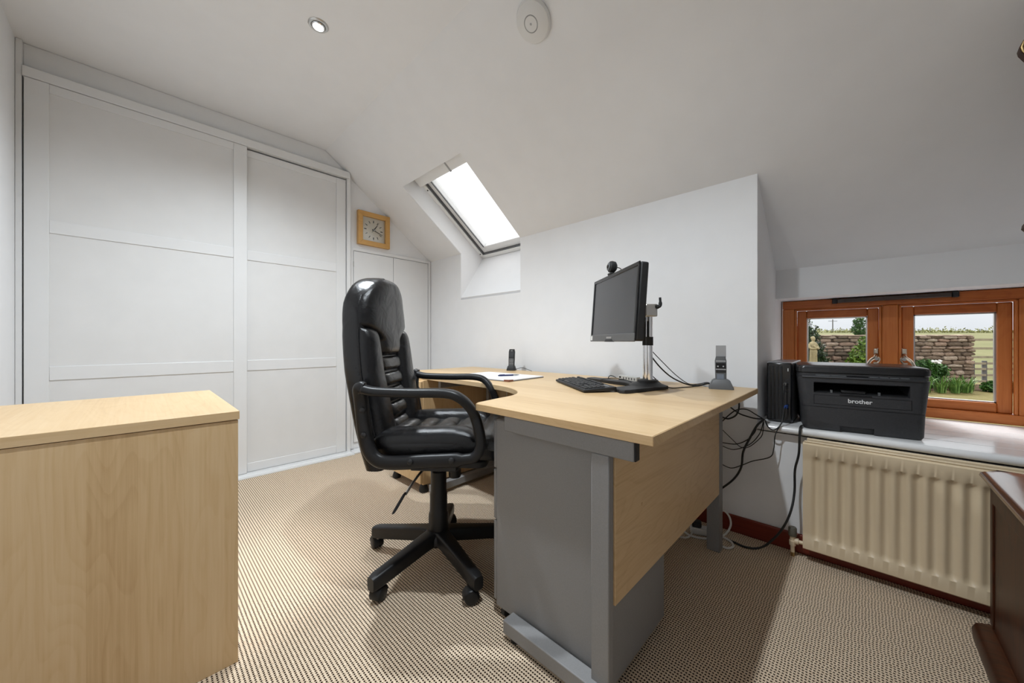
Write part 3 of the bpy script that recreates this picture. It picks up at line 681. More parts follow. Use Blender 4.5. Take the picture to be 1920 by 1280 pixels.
# seat: padded base, bolsters and quilted middle
def st(x, y, h): return (x, y, .502+.06*(x+.05)*.6-(max(0, x-.20)**2)*1.6+h)
bm = superbox(lambda x, y, z: st(.045+.275*x, .245*y*(1-.05*max(0, x)), .047+.047*z), 7, 9); obj('seat', bm, M['leather'], CH, world=False, ang=70)
def sk(y, x, h): return st(x, y, h)
for s in (-1, 1):
    lo_ = (lambda x: .125) if s > 0 else (lambda x: -.242+.01*max(0, x))
    hi_ = (lambda x: .242-.01*max(0, x)) if s > 0 else (lambda x: -.125)
    obj('seat_bolster', cushion(-.215, .205, lo_, hi_, .080, .050, 14, 24, 2.4, 6, sk), M['leather'], CH, world=False, ang=70)
xc = [-.20, -.10, -.005, .09, .185]
for a, b_ in zip(xc, xc[1:]): obj('seat_segment', cushion(a+.001, b_-.001, lambda x: -.124, lambda x: .124, .078, .034, 14, 10, 4, 2.6, sk), M['leatherw'], CH, world=False, ang=70)
obj('seat_front', cushion(.19, .316, lambda x: -.234, lambda x: .234, .072, .040, 18, 14, 6, 2.4, sk), M['leatherw'], CH, world=False, ang=70)
obj('seat_underpan', prism(rrect(-.20, .24, -.20, .20, .04), .478, .506), M['blackm'], CH, world=False, bevel=.006)
# looped armrests
LP = [(-.207, .792), (-.190, .790), (-.145, .782), (-.02, .779), (.105, .779), (.160, .762), (.200, .715), (.224, .650), (.231, .592), (.212, .552), (.165, .540), (.03, .530), (-.10, .522), (-.155, .535), (-.185, .578), (-.200, .650), (-.210, .740)]
for s in (-1, 1):
    yy = s*.283
    P = spline([(x, yy+(s*.012 if z > .74 else -s*.004), z) for x, z in LP], 6, True); N = len(P)
    def prof(i):
        p = P[i]; top = p.z > .70 and p.x > -.195
        a = .0165 if top else (.0185 if p.x > .15 else .025)
        b_ = .024 if top else .019
        return [(a*(abs(cos(t))**.7)*(1 if cos(t) > 0 else -1), b_*(abs(sin(t))**.7)*(1 if sin(t) > 0 else -1)) for t in [2*pi*k/14 for k in range(14)]]
    bm = bmesh.new(); tube(bm, P, 1, closed=True, side=(0, 1, 0), prof=prof)
    ar = obj('armrest', bm, M['black'], CH, world=False, ang=60)
    for x, z in ((-.196, .715), (-.192, .625), (-.02, .533), (.13, .541)):
        obj('bolt', lathe([(.0, .0), (.011, 0), (.010, .004), (.005, .007), (0, .0075)], (x, yy+s*.017, z), (0, s, 0), 16), M['blackm'], ar, world=False)
    obj('arm_bracket', bx(-.03, .14, min(s*.20, s*.27), max(s*.20, s*.27), .49, .515), M['blackm'], CH, world=False, bevel=.004)
# mechanism, lever, knob, gas lift
obj('tilt_mechanism', bx(-.09, .11, -.08, .08, .42, .479), M['blackm'], CH, world=False, bevel=.012)
obj('tension_knob', lathe([(.0, 0), (.024, 0), (.027, .008), (.025, .075), (0, .075)], (.075, -.01, .375), seg=22), M['black'], CH, world=False)
bm = bmesh.new(); tube(bm, spline([(-.03, -.06, .44), (-.045, -.12, .425), (-.06, -.17, .40), (-.075, -.20, .372)], 5), .005, 8); lv = obj('height_lever', bm, M['steel'], CH, world=False)
bm = superbox(lambda x, y, z: (-.090+.006*x+.016*z, -.222+.008*y+.020*z, .350+.032*z), 5, 4); obj('paddle', bm, M['black'], lv, world=False)
obj('gas_lift', lathe([(.0, .10), (.043, .10), (.043, .20), (.041, .215), (.038, .22), (.037, .30), (.034, .31), (.034, .395), (.030, .40), (.025, .40), (.025, .43), (0, .43)], seg=28), M['black'], CH, world=False)
# five-star base
hub = obj('hub', lathe([(.0, .085), (.055, .085), (.066, .10), (.064, .125), (.050, .145), (.0, .148)], seg=30), M['black'], CH, world=False)
def castor(r, ang, spin, parent):
    c0 = Vector((r*cos(ang), r*sin(ang), 0)); R = Matrix.Translation(c0) @ Matrix.Rotation(spin, 4, 'Z')
    bm = bmesh.new(); cyl(bm, (0, 0, .05), (0, 0, .075), .010); bm.transform(R); cst = obj('castor', bm, M['steel'], parent, world=False)
    for s in (-1, 1):
        bm = lathe([(.0, .0), (.010, 0), (.012, .004), (.022, .003), (.026, .006), (.027, .012), (.025, .017), (.0, .018)], (-.018, s*-.021 if s < 0 else -s*-.003, .027), (0, 1, 0), 22) if False else lathe([(.0, .018), (.020, .018), (.025, .015), (.027, .009), (.026, .003), (.0, .0)], (-.018, s*.005, .027), (0, s, 0), 22)
        bm.transform(R); obj('wheel', bm, M['black'], cst, world=False, ang=40)
    # hood over the wheels
    bm = bmesh.new(); secs = []
    for k in range(9):
        t = radians(-20+ (200)*k/8); secs.append([(-.018+cos(t)*rr_, yy_, .027+sin(t)*rr_) for rr_, yy_ in ((.0275, -.0225), (.031, -.018), (.031, .018), (.0275, .0225))])
    loft(secs, bm); bm.transform(R); obj('hood', bm, M['black'], cst, world=False, ang=50)
base_ang = [radians(a) for a in (-9-40, -81-40, -153-40, 135-40, 63-40)]
spins = [1.2, .3, 2.6, .5, 2.0]
for a, sp_ in zip(base_ang, spins):
    R = Matrix.Rotation(a, 4, 'Z'); secs = []
    for r, hw, zb, zt in ((.03, .034, .088, .146), (.08, .031, .086, .142), (.16, .027, .074, .131), (.26, .024, .060, .117), (.315, .0235, .054, .109), (.335, .019, .054, .103)):
        q = rrect(-hw, hw, zb, zt, .012, 3); secs.append([R @ Vector((r, y, z)) for y, z in q])
    arm = obj('base_arm', loft(secs), M['black'], CH, world=False, ang=45)
    castor(.313, a, a+sp_, arm)

# ------------------------------------------------------------------ monitor on chrome post stand
MA = math.atan2(-.636, .77)      # panel normal points to the user
px_, py_ = -.722, 1.664
mo = thing('monitor', 'black widescreen monitor clamped to a twin chrome post stand', 'monitor', (px_, py_, D))
nrmv = Vector((-.636, -.77, 0)).normalized(); sdv = Vector((-.77, .636, 0)).normalized()  # sdv: towards the left edge in view
pc = Vector((-.822, 1.513, 1.122))
PW, PH = .260, .156
tilt = radians(-4)
upv = (Vector((0, 0, 1))*cos(tilt)+nrmv*sin(tilt)).normalized(); fr_ = sdv.cross(upv).normalized()
if fr_.dot(nrmv) < 0: fr_ = -fr_
def mp3(u, v, w_): return pc+sdv*u+upv*v+fr_*w_
def mbox(u0, u1, v0, v1, w0, w1):
    bm = bmesh.new(); slab(bm, [mp3(u0, v0, w0), mp3(u1, v0, w0), mp3(u1, v1, w0), mp3(u0, v1, w0)], fr_*(w1-w0)); return bm
obj('casing', mbox(-PW, PW, -PH, PH, -.036, 0), M['blackm'], mo, bevel=.008)
bz = bmesh.new()
for r in ((-PW, PW, PH-.016, PH), (-PW, -PW+.014, -PH, PH), (PW-.014, PW, -PH, PH)):
    slab(bz, [mp3(r[0], r[2], 0), mp3(r[1], r[2], 0), mp3(r[1], r[3], 0), mp3(r[0], r[3], 0)], fr_*.006)
obj('bezel', bz, M['blackg'], mo, bevel=.002)
obj('chin', mbox(-PW, PW, -PH-.004, -PH+.030, 0, .007), plain('grey_bezel', (.075, .075, .075, 1), .35), mo, bevel=.003)
obj('screen', mbox(-PW+.014, PW-.014, -PH+.030, PH-.016, 0, .002), M['screen'], mo)
obj('sticker', mbox(PW-.034, PW-.008, -PH+.002, -PH+.024, .007, .0078), M['white'], mo)
obj('maker_badge', mbox(-.03, .03, -PH+.010, -PH+.018, .007, .0082), M['steel'], mo)
bm = bmesh.new(); slab(bm, [mp3(-.05, -PH-.005, 0), mp3(.05, -PH-.005, 0), mp3(.035, -PH+.006, 0), mp3(-.035, -PH+.006, 0)], fr_*.009); obj('power_recess', bm, M['blackm'], mo)
obj('mount_plate', mbox(-.055, .055, -.055, .055, -.062, -.042), M['steel'], mo, bevel=.003)
pp = Vector((px_, py_, 0)); q = pp-pc; q.z = 0
bm = bmesh.new(); a0 = mp3(0, 0, -.06); b0 = Vector((px_, py_, a0.z)); dd = (b0-a0).normalized(); sd2 = Vector((-dd.y, dd.x, 0))*.022
slab(bm, [a0-sd2-Vector((0, 0, .02)), a0+sd2-Vector((0, 0, .02)), b0+sd2-Vector((0, 0, .02)), b0-sd2-Vector((0, 0, .02))], (0, 0, .04)); obj('arm', bm, M['steel'], mo, bevel=.004)
for k, s in enumerate((-1, 1)):
    c0 = pp+sdv*s*.017
    obj('post', cm((c0.x, c0.y, D+.030), (c0.x, c0.y, 1.118), .0145, seg=20), M['chrome'], mo)
    obj('post_collar', cm((c0.x, c0.y, .945), (c0.x, c0.y, .985), .0165, seg=20), M['blackm'], mo)
cl = obj('clamp', (lambda b: (slab(b, [pp+sdv*.042+nrmv*.03+Vector((0, 0, 1.078)), pp-sdv*.042+nrmv*.03+Vector((0, 0, 1.078)), pp-sdv*.042-nrmv*.028+Vector((0, 0, 1.078)), pp+sdv*.042-nrmv*.028+Vector((0, 0, 1.078))], (0, 0, .058)), b)[1])(bmesh.new()), M['steel'], mo, bevel=.005)
bm = bmesh.new(); tube(bm, spline([pp-sdv*.04-nrmv*.02+Vector((0, 0, 1.122)), pp-sdv*.046-nrmv*.036+Vector((0, 0, 1.128)), pp-sdv*.046-nrmv*.036+Vector((0, 0, 1.165))], 6), [.010]*4+[.008]*5+[.0055]*4, 10); obj('clamp_lever', bm, M['blackm'], cl)
# V foot
foot = []
A = [(-.640, 1.700), (-.655, 1.640), (-.700, 1.440), (-.716, 1.418), (-.735, 1.416), (-.790, 1.468), (-.794, 1.485), (-.772, 1.600), (-.800, 1.645), (-.850, 1.680), (-1.10, 1.742), (-1.118, 1.760), (-1.118, 1.800), (-1.10, 1.815), (-.86, 1.770), (-.76, 1.762), (-.68, 1.742)]
bm = bmesh.new(); secs = []
cxy = Vector((-.745, 1.660))
for k, (z, ins) in enumerate(((D, 0), (D+.012, 0), (D+.016, .006))):
    secs.append([(p[0]+(cxy.x-p[0])*ins*3, p[1]+(cxy.y-p[1])*ins*3, z) for p in A])
loft(secs, bm); obj('foot', bm, M['blackm'], mo, bevel=.002)
bm = bmesh.new(); loft([[(px_+cos(t)*r*1.0, py_+sin(t)*r, z) for t in [2*pi*k/24 for k in range(24)]] for r, z in ((.085, D+.015), (.060, D+.024), (.048, D+.030), (.046, D+.040), (.040, D+.042))], bm); obj('foot_hub', bm, M['blackm'], mo)

# webcam
wc_c = mp3(.055, PH, -.012)
wc = thing('webcam', 'small black webcam perched on top of the monitor', 'webcam', tuple(wc_c))
obj('clip', (lambda b: (slab(b, [mp3(.035, PH+.001, .006), mp3(.075, PH+.001, .006), mp3(.075, PH+.001, -.03), mp3(.035, PH+.001, -.03)], (0, 0, .010)), b)[1])(bmesh.new()), M['blackm'], wc, bevel=.003)
hc = mp3(.055, PH+.040, -.005)
obj('body', lathe([(.0, -.024), (.016, -.022), (.026, -.014), (.028, 0), (.026, .010), (.020, .014), (0, .014)], hc, fr_, 28), M['blackm'], wc)
obj('lens_ring', lathe([(.0, .014), (.017, .014), (.019, .017), (.012, .019), (0, .019)], hc, fr_, 24), M['midgrey'], wc)
obj('lens', lathe([(.0, .0195), (.009, .019), (.0085, .022), (0, .024)], hc, fr_, 20), M['blackg'], wc)
bm = bmesh.new(); tube(bm, spline([hc-fr_*.02, hc-fr_*.045+Vector((0, 0, -.005)), hc-fr_*.06+Vector((0, 0, -.04)), hc-fr_*.058+Vector((0, 0, -.07))], 6), .002, 6); obj('lead', bm, M['rubber'], wc)

# ------------------------------------------------------------------ keyboard
ka = math.atan2(-.60, .80)
kb = thing('keyboard', 'slim black keyboard lying on the desk in front of the monitor', 'keyboard', (-.848, 1.317, D), ka)
# local: x runs back along the length (negative), y depth
KL, KD = .44, .150
bm = bmesh.new(); slab(bm, [(-KL, 0, .004), (0, 0, .004), (0, 0, .014), (-KL, 0, .014)], (0, .001, 0)); bm.free()
secs = [[(-KL+.004, y, z) for y, z in ((0, .003), (KD, .006), (KD, .024), (0, .014))], [(-.004, y, z) for y, z in ((0, .003), (KD, .006), (KD, .024), (0, .014))]]
obj('case', loft(secs), M['blackm'], kb, world=False, bevel=.003)
kk = bmesh.new(); box(kk, -.0078, .0078, -.0072, .0072, 0, .006)
for v in kk.verts:
    if v.co.z > .003: v.co.x *= .82; v.co.y *= .82
proto = None
def keyz(y): return .0145+(y/KD)*.010
def key(x, y, sx=1):
    global proto
    if proto is None:
        proto = obj('key', kk, plain('key_cap_black', (.03, .03, .031, 1), .5), kb, world=False); o = proto
    else: o = copy_part(proto, kb)
    o.location = (x, y, keyz(y)-.0005); o.rotation_euler = (math.atan2(.010, KD), 0, 0); o.scale = (sx, 1, 1)
# the user sits on the -y side: rows from near edge to far edge
rows = [(.018, [(0.5, 1.4), (2.0, 1.2), (3.4, 1.2), (7.0, 5.6), (10.7, 1.2), (12.0, 1.2), (13.3, 1.2)]), (.037, [(.6, 2.0)]+[(2.1+i, 1) for i in range(10)]+[(12.9, 2.4)]), (.056, [(.4, 1.6)]+[(1.8+i, 1) for i in range(11)]+[(13.2, 1.8)]), (.075, [(.2, 1.3)]+[(1.5+i, 1) for i in range(12)]+[(13.5, 1.2)]), (.094, [(i, 1) for i in range(13)]+[(13.4, 1.6)]), (.125, [(0, 1)]+[(1.5+i+(i//4)*.5, 1) for i in range(12)])]
for y, ks in rows:
    for c, sx in ks: key(-KL+.018+c*.0186, y, sx)
    if y in (.018,):
        for i in range(3): key(-KL+.018+(14.9+i)*.0186, y)
    if y == .037: key(-KL+.018+15.9*.0186, y)
    if y in (.094, .075, .125):
        for i in range(3): key(-KL+.018+(14.9+i)*.0186, y)
    if y < .11:
        for i in range(4): key(-KL+.018+(18.4+i)*.0186, y)
bm = bmesh.new(); box(bm, -.08, -.03, .122, .128, .0225, .0232); obj('status_strip', bm, M['lightgrey'], kb, world=False)

# usb hub, pad, pen
hb_ = thing('usb_hub', 'white six-port USB hub lying on the desk behind the monitor foot', 'usb hub', (-.93, 1.90, D), math.atan2(-.40, .92))
obj('body', bx(-.075, .075, -.014, .014, 0, .028), M['white'], hb_, world=False, bevel=.005)
obj('foot_strip', bx(-.072, .072, -.0145, .0145, .0, .004), M['blackm'], hb_, world=False)
obj('power_jack', bx(-.066, -.052, -.0148, -.013, .012, .022), M['blackm'], hb_, world=False)
for i in range(5): obj('port', bx(-.034+i*.022, -.026+i*.022, -.0148, -.013, .008, .020), M['midgrey'], hb_, world=False)
pd = thing('writing_pad', 'large white writing pad with a brown corner lying on the desk', 'pad', (-1.615, 1.54, D+.0006), radians(3))
obj('backing', bx(-.235, .235, -.160, .160, 0, .004), M['midgrey'], pd, world=False)
obj('sheets', bx(-.233, .233, -.158, .158, .004, .009), M['paper'], pd, world=False)
bm = bmesh.new(); slab(bm, [(.237, -.162, 0), (.237, -.125, 0), (.200, -.162, 0)], (0, 0, .0102)); obj('corner', bm, M['tape'], pd, world=False)
pn = thing('pen', 'dark blue ballpoint pen with silver tip lying on the white pad', 'pen', (-1.54, 1.56, D+.0098), radians(65))
obj('barrel', lathe([(.0, -.068), (.0035, -.066), (.0045, -.05), (.0048, .03), (0, .03)], (0, 0, .005), (1, 0, 0), 14), M['ink'], pn, world=False)
obj('tip', lathe([(.0, .03), (.0048, .03), (.0046, .055), (.001, .072), (0, .072)], (0, 0, .005), (1, 0, 0), 14), M['steel'], pn, world=False)
obj('clip', bx(-.06, -.025, -.0015, .0015, .0095, .0112), M['ink'], pn, world=False)

# cordless phones
def phone(name, label, loc, rz, dark, h):
    t = thing(name, label, 'phone', loc, rz, 'cordless phones on the desk')
    mb = M['blackm'] if dark else M['midgrey']
    w0 = .032 if dark else .050
    secs = [[(x*s_, y*s_, z) for x, y in rrect(-w0, w0, -.034, .034, .008)] for s_, z in ((1, 0), (1, .006), (.80 if dark else .72, .030 if dark else .040), (.70 if dark else .55, .036 if dark else .046))]
    obj('cradle', loft(secs), mb, t, world=False, ang=40)
    secs = []
    for z, ww, y in ((.012, .0225, .0), (.05, .0225, .004), (.10, .0235, .010), (h-.02, .0235, .016), (h, .019, .018)):
        secs.append([(a, b_+y, z) for a, b_ in rrect(-ww, ww, -.010, .010, .005)])
    hs = obj('handset', loft(secs), mb, t, world=False, ang=40)
    def on(x0, x1, z0, z1, mat, nm, dz=.0012):
        bm = bmesh.new(); yy = lambda z: -.0102+lerp([(.012, 0), (.05, .004), (.10, .010), (h-.02, .016), (h, .018)], z)
        slab(bm, [(x0, yy(z0), z0), (x1, yy(z0), z0), (x1, yy(z1), z1), (x0, yy(z1), z1)], (0, -dz, 0)); obj(nm, bm, mat, hs, world=False)
    if dark:
        on(-.0165, .0165, h-.060, h-.020, M['lightgrey'] if not dark else M['screen'], 'display'); on(-.008, .008, h-.014, h-.010, M['lightgrey'], 'earpiece')
        for r in range(5):
            for c in range(3): on(-.015+c*.0115, -.008+c*.0115, .040+r*.0105, .0455+r*.0105, M['lightgrey'], 'key')
    else:
        on(-.020, .020, h-.055, h-.030, M['blackg'], 'display'); on(-.020, .020, h-.024, h-.019, M['lightgrey'], 'trim_strip'); on(-.020, .020, h-.075, h-.062, M['blackm'], 'key_panel')
        on(-.021, .021, h-.062, h-.058, M['lightgrey'], 'trim_strip')
        for c in (-.012, .010): on(c-.003, c+.003, h-.049, h-.043, M['lightgrey'], 'icon', .0018)
        on(-.016, .012, .045, .068, plain('blue_grey_plastic', srgb(120, 128, 140), .4), 'call_panel', .003)
        bm = bmesh.new(); box(bm, -.020, .022, .014, .018, h-.006, h+.052); obj('back_plate', bm, M['lightgrey'], t, world=False, bevel=.002)
    return t
phone('cordless_phone', 'black cordless phone with keypad standing in its charger near the writing pad', (-1.905, 1.962, D), radians(30), True, .160)
phone('cordless_phone', 'grey cordless phone in a flared charger standing at the desk corner by the window', (-.470, 1.885, D), radians(18), False, .150)

# ------------------------------------------------------------------ computer tower and printer on the sill
SZT = .570
tw = thing('computer_tower', 'small black slimline computer tower standing on the window sill', 'computer', (-.288, 2.17, SZT))
obj('side_cover', prism(rrect(-.337, -.237, 2.178, 2.515, .003), SZT+.004, SZT+.292), M['alu'] if False else plain('silver_grey_case', (.30, .30, .32, 1), .35, .5), tw, bevel=.012)
fr2 = obj('front_panel', bx(-.337, -.237, 2.164, 2.179, SZT+.004, SZT+.290), M['blackg'], tw, bevel=.008, seg=3)
for x in (-.331, -.317, -.301, -.285): obj('vent_rib', bx(x, x+.011, 2.161, 2.166, SZT+.014, SZT+.275), M['blackm'], fr2, bevel=.002)
obj('power_button', bx(-.2535, -.2505, 2.1625, 2.166, SZT+.250, SZT+.264), M['white'], fr2)
for i, z in enumerate((.205, .185, .165, .15)): obj('front_socket', bx(-.262, -.250, 2.1628, 2.165, SZT+z, SZT+z+.006), M['blackm'], fr2)
obj('usb_plug', bx(-.266, -.255, 2.130, 2.164, SZT+.185, SZT+.195), M['steel'], fr2, bevel=.002)
obj('usb_plug', bx(-.263, -.251, 2.128, 2.164, SZT+.075, SZT+.088), M['blue'], fr2, bevel=.002)
for x in (-.33, -.25): obj('foot', bx(x, x+.012, 2.2, 2.5, SZT, SZT+.005), M['rubber'], tw)

pr_a = radians(8.5)
PT = thing('printer', 'charcoal laser printer and scanner standing on the window sill', 'printer', (-.190, 2.092, SZT), pr_a)
PWD, PDP = .378, .345
def psec(z):
    k = lerp([(0, .006), (.01, 0), (.10, -.004), (.20, -.014), (.235, -.018), (.29, -.018)], z); fy = lerp([(0, .006), (.01, 0), (.10, 0), (.235, .004), (.29, .004)], z)
    return [(x, y, z) for x, y in rrect(k, PWD-k, fy, PDP, .028, 4)]
lower = cut(loft([psec(z) for z in (.002, .012, .05, .103)]), [bx(.125, .232, -.02, .022, .0, .028)])
obj('paper_tray', lower, M['printer'], PT, world=False, ang=40)
obj('tray_seam', loft([[(x*.994+.001, y*.99+.003, z) for x, y, z in psec(q)] for q in (.103, .1055)]), M['printer'], PT, world=False)
body = cut(loft([psec(z) for z in (.1055, .14, .17, .20, .234)]), [bx(.038, .335, -.02, .20, .166, .213), bx(.125, .225, -.02, .012, .158, .164)]+[bx(r[0], r[1], -.02, .0055, r[2], r[3]) for r in ((.038, .340, .1550, .1568), (.038, .340, .1162, .1180), (.038, .0398, .1181, .1549), (.3382, .340, .1181, .1549))])
obj('body', body, M['printer'], PT, world=False, ang=40)
bm = bmesh.new(); slab(bm, [(.039, .012, .1665), (.334, .012, .1665), (.334, .198, .190), (.039, .198, .190)], (0, 0, .002)); obj('output_tray', bm, M['blackm'], PT, world=False)
obj('paper_stop', bx(.130, .208, .010, .05, .168, .181), M['blackg'], PT, world=False, bevel=.003)
for x in (.095, .245): obj('paper_guide', bx(x, x+.007, .010, .02, .167, .180), M['midgrey'], PT, world=False)
Mt = Matrix.Translation((.188, -.0005, .1375)) @ Matrix.Rotation(pi/2, 4, 'X')
obj('lettering', text_bm('brother', .0240, .0008, Mt), M['whiteprint'], PT, world=False, ang=0)
bm = bmesh.new(); slab(bm, [(-.004, .000, .238), (PWD+.004, .000, .238), (PWD+.004, .030, .251), (-.004, .030, .251)], (0, 0, -.008)); obj('control_panel', bm, M['printer'], PT, world=False, bevel=.003)
cpz = lambda y: .238+y/.030*.013
def cpb(x0, x1, y0, y1, mat, nm):
    bm = bmesh.new(); slab(bm, [(x0, y0, cpz(y0)), (x1, y0, cpz(y0)), (x1, y1, cpz(y1)), (x0, y1, cpz(y1))], (0, -.0006, .0014)); obj(nm, bm, mat, PT, world=False)
cpb(.045, .095, .006, .020, M['midgrey'], 'button_row'); cpb(.098, .145, .006, .020, M['midgrey'], 'button_row'); cpb(.118, .130, .021, .027, M['whiteprint'], 'label_mark'); cpb(.148, .215, .005, .026, M['blackg'], 'display')
for i in range(4): cpb(.220+i*.030, .245+i*.030, .006, .020, M['midgrey'], 'button')
def lsec(z, g): return [(x, y, z) for x, y in rrect(-.020+g, PWD+.020-g, .008+g, PDP+.01-g, .026, 4)]
obj('scanner_lid', loft([lsec(.252, .003), lsec(.256, 0), lsec(.276, 0), lsec(.284, .004), lsec(.287, .012)]), plain('semi_gloss_black_lid', (.02, .02, .021, 1), .26, bump=.05, bscale=500), PT, world=False, ang=30)
obj('scanner_glass_frame', loft([lsec(.236, .004), lsec(.252, .004)]), M['printer'], PT, world=False, ang=40)
obj('side_door', bx(PWD+.012, PWD+.022, .10, .30, .15, .24), M['blackm'], PT, world=False, bevel=.006)

# ------------------------------------------------------------------ radiator
rd = thing('radiator', 'cream ribbed panel radiator on the wall below the window sill', 'radiator', (.2, 2.05, 0))
RX0, RX1, RZ0, RZ1, RY = -.184, .96, .055, .522, 2.02
xs = []; x = RX0
prof_r = lambda u: .5-.5*cos(2*pi*u)
pit = .0415; nfl = int((RX1-RX0-.06)/pit)
ux = [RX0]+[RX0+.025+i*pit+k*pit for i in range(nfl) for k in (0, .125, .25, .375, .5, .625, .75, .875)]+[RX1]
uz = [RZ0, RZ0+.006, RZ0+.052, RZ0+.058, RZ0+.075, RZ1-.085, RZ1-.062, RZ1-.054, RZ1-.006, RZ1]
def fv(x, z):
    if x <= RX0+.025 or x >= RX0+.025+nfl*pit: f = 0
    else: f = prof_r(((x-RX0-.025)/pit) % 1)
    inz = 1 if RZ0+.074 < z < RZ1-.080 else (.5 if RZ0+.055 < z < RZ1-.060 else 0)
    d = .0
    if z > RZ0+.055 and z < RZ1-.058: d = .012*f*inz+.003
    if z < RZ0+.001 or z > RZ1-.001: d = .008
    return RY+d
bm = bmesh.new(); G = [[bm.verts.new((x, fv(x, z), z)) for x in ux] for z in uz]; B_ = [[bm.verts.new((x, RY+.020, z)) for x in (ux[0], ux[-1])] for z in (uz[0], uz[-1])]
for j in range(len(uz)-1):
    for i in range(len(ux)-1): bm.faces.new((G[j][i], G[j][i+1], G[j+1][i+1], G[j+1][i]))
bm.faces.new([B_[0][0], B_[0][1], B_[1][1], B_[1][0]]); bm.faces.new(G[0]+[B_[0][1], B_[0][0]]); bm.faces.new(G[-1][::-1]+[B_[1][0], B_[1][1]])
bm.faces.new([r[0] for r in G]+[B_[1][0], B_[0][0]]); bm.faces.new([r[-1] for r in G][::-1]+[B_[0][1], B_[1][1]])
obj('front_panel', bm, M['radiator'], rd, ang=45)
obj('back_panel', bx(RX0+.01, RX1-.01, 2.062, 2.076, RZ0, RZ1+.012), M['radiator'], rd, bevel=.004)
obj('top_seam', bx(RX0+.004, RX1-.004, RY+.006, RY+.014, RZ1, RZ1+.008), M['radiator'], rd, bevel=.003)
bm = bmesh.new()
for i in range(46): box(bm, RX0+.02+i*.0245, RX0+.022+i*.0245, RY+.021, 2.062, RZ0+.03, RZ1-.01)
fn = obj('fins', bm, M['radiator'], rd); fn['kind'] = 'stuff'
for x in (-.05, .8): obj('wall_bracket', bx(x, x+.03, 2.076, YW-.0005, .12, .45), M['radiator'], rd)
vv = obj('valve', lathe([(.0, .0), (.008, 0), (.008, .03), (.012, .03), (.013, .05), (.010, .052), (.010, .075), (0, .075)], (-.222, 2.045, .018), seg=18), M['radiator'], rd)
obj('valve_cap', lathe([(.0, .0), (.015, 0), (.016, .004), (.0155, .035), (.013, .039), (0, .040)], (-.222, 2.045, .090), seg=22), M['valve'], vv)
obj('valve_tail', lathe([(.0, 0), (.009, 0), (.009, .008), (.013, .008), (.013, .022), (.008, .022), (.008, .045), (0, .045)], (-.222, 2.045, .070), (1, 0, 0), 16), M['radiator'], vv)
obj('supply_pipe', cm((-.222, 2.045, 0), (-.222, 2.045, .022), .0075, seg=14), M['brass'], vv)

# ------------------------------------------------------------------ dark wooden chest at the right
dc = thing('wooden_chest', 'dark stained wooden chest with rounded polished top and moulded plinth', 'chest', (.75, 1.4, 0))
DX0, DX1, DY0, DY1 = .297, 1.20, 1.02, 1.872
obj('carcass', bx(DX0, DX1, DY0, DY1, .06, .528), M['oak'], dc, bevel=.003)
obj('corner_post', bx(DX0-.004, DX0+.028, DY1-.03, DY1+.002, .07, .528), M['oak'], dc, bevel=.003)
obj('side_frame', bx(DX0-.005, DX0, DY0+.01, DY1-.032, .46, .527), M['oak'], dc, bevel=.002)
oc = spline([(DX0-.028, DY0, 0), (DX0-.028, DY1-.10, 0), (DX0-.024, DY1-.02, 0), (DX0+.012, DY1+.022, 0), (DX0+.09, DY1+.028, 0), (DX1, DY1+.028, 0)], 8)
oc = [(p.x, p.y) for p in oc]+[(DX1+.02, DY1+.028), (DX1+.02, DY0-.02), (DX0-.028, DY0-.02)]
mid = Vector((.75, 1.45)); secs = []
for z, g in ((.528, .016), (.532, .006), (.540, .0), (.549, .002), (.556, .010), (.559, .022)):
    secs.append([(p[0]+(g if p[0] < mid.x else -g), p[1]+(-g if p[1] > mid.y else g), z) for p in oc])
obj('top', loft(secs), M['oaktop'], dc, ang=50)
secs = []
for z, g in ((0, .036), (.030, .038), (.048, .032), (.060, .018), (.066, .006)):
    secs.append([(x, y, z) for x, y in rrect(DX0-g, DX1+g*.2, DY0-g*.3, DY1+g, .02, 4)])
obj('plinth', loft(secs), M['oak'], dc, ang=50)
for z0, z1 in ((.09, .29), (.305, .50)):
    d = obj('drawer', bx(DX0+.05, DX1-.05, DY0-.014, DY0, z0, z1), M['oak'], dc, bevel=.004)
    for x in (.55, .95): obj('knob', lathe([(.0, 0), (.010, 0), (.008, .012), (.017, .02), (.015, .03), (0, .034)], (x, DY0-.014, (z0+z1)/2), (0, -1, 0), 18), M['brass'], d)
# carved frame standing on the chest
cf = thing('carved_mirror', 'dark carved wooden mirror frame with gilt edge standing on the wooden chest', 'mirror', (.56, 1.77, .559))
def contour(off):
    L = []
    N = 120
    for i in range(N+1):
        z = .58+(1.93-.58)*i/N
        e = .0+.012*math.exp(-((z-1.293)/.013)**2)+.018*math.exp(-((z-1.805)/.030)**2)
        L.append((.345-e+off, z))
    R_ = [(.345+.80-x+.0, z) for x, z in L[::-1]]
    R_ = [(1.145-(x-.345)-.345+.0, z) for x, z in L[::-1]]
    return L+R_
o1 = contour(0)
bm = bmesh.new(); slab(bm, [(x, 1.758, z) for x, z in o1], (0, .028, 0)); obj('frame', bm, M['oak'], cf, ang=40)
bm = bmesh.new(); tube(bm, [(x+.0035, 1.757, z) for x, z in o1[:121]], .0025, 6); obj('gilt_edge', bm, M['gilt'], cf)
bm = bmesh.new(); slab(bm, [(x, 1.7565, z) for x, z in rrect(.40, .745, .66, 1.86, .06)], (0, .0012, 0)); obj('mirror_plate', bm, M['mirror'], cf)
for x in (.39, .70): obj('foot', bx(x, x+.06, 1.72, 1.82, .559, .581), M['oak'], cf, bevel=.006)

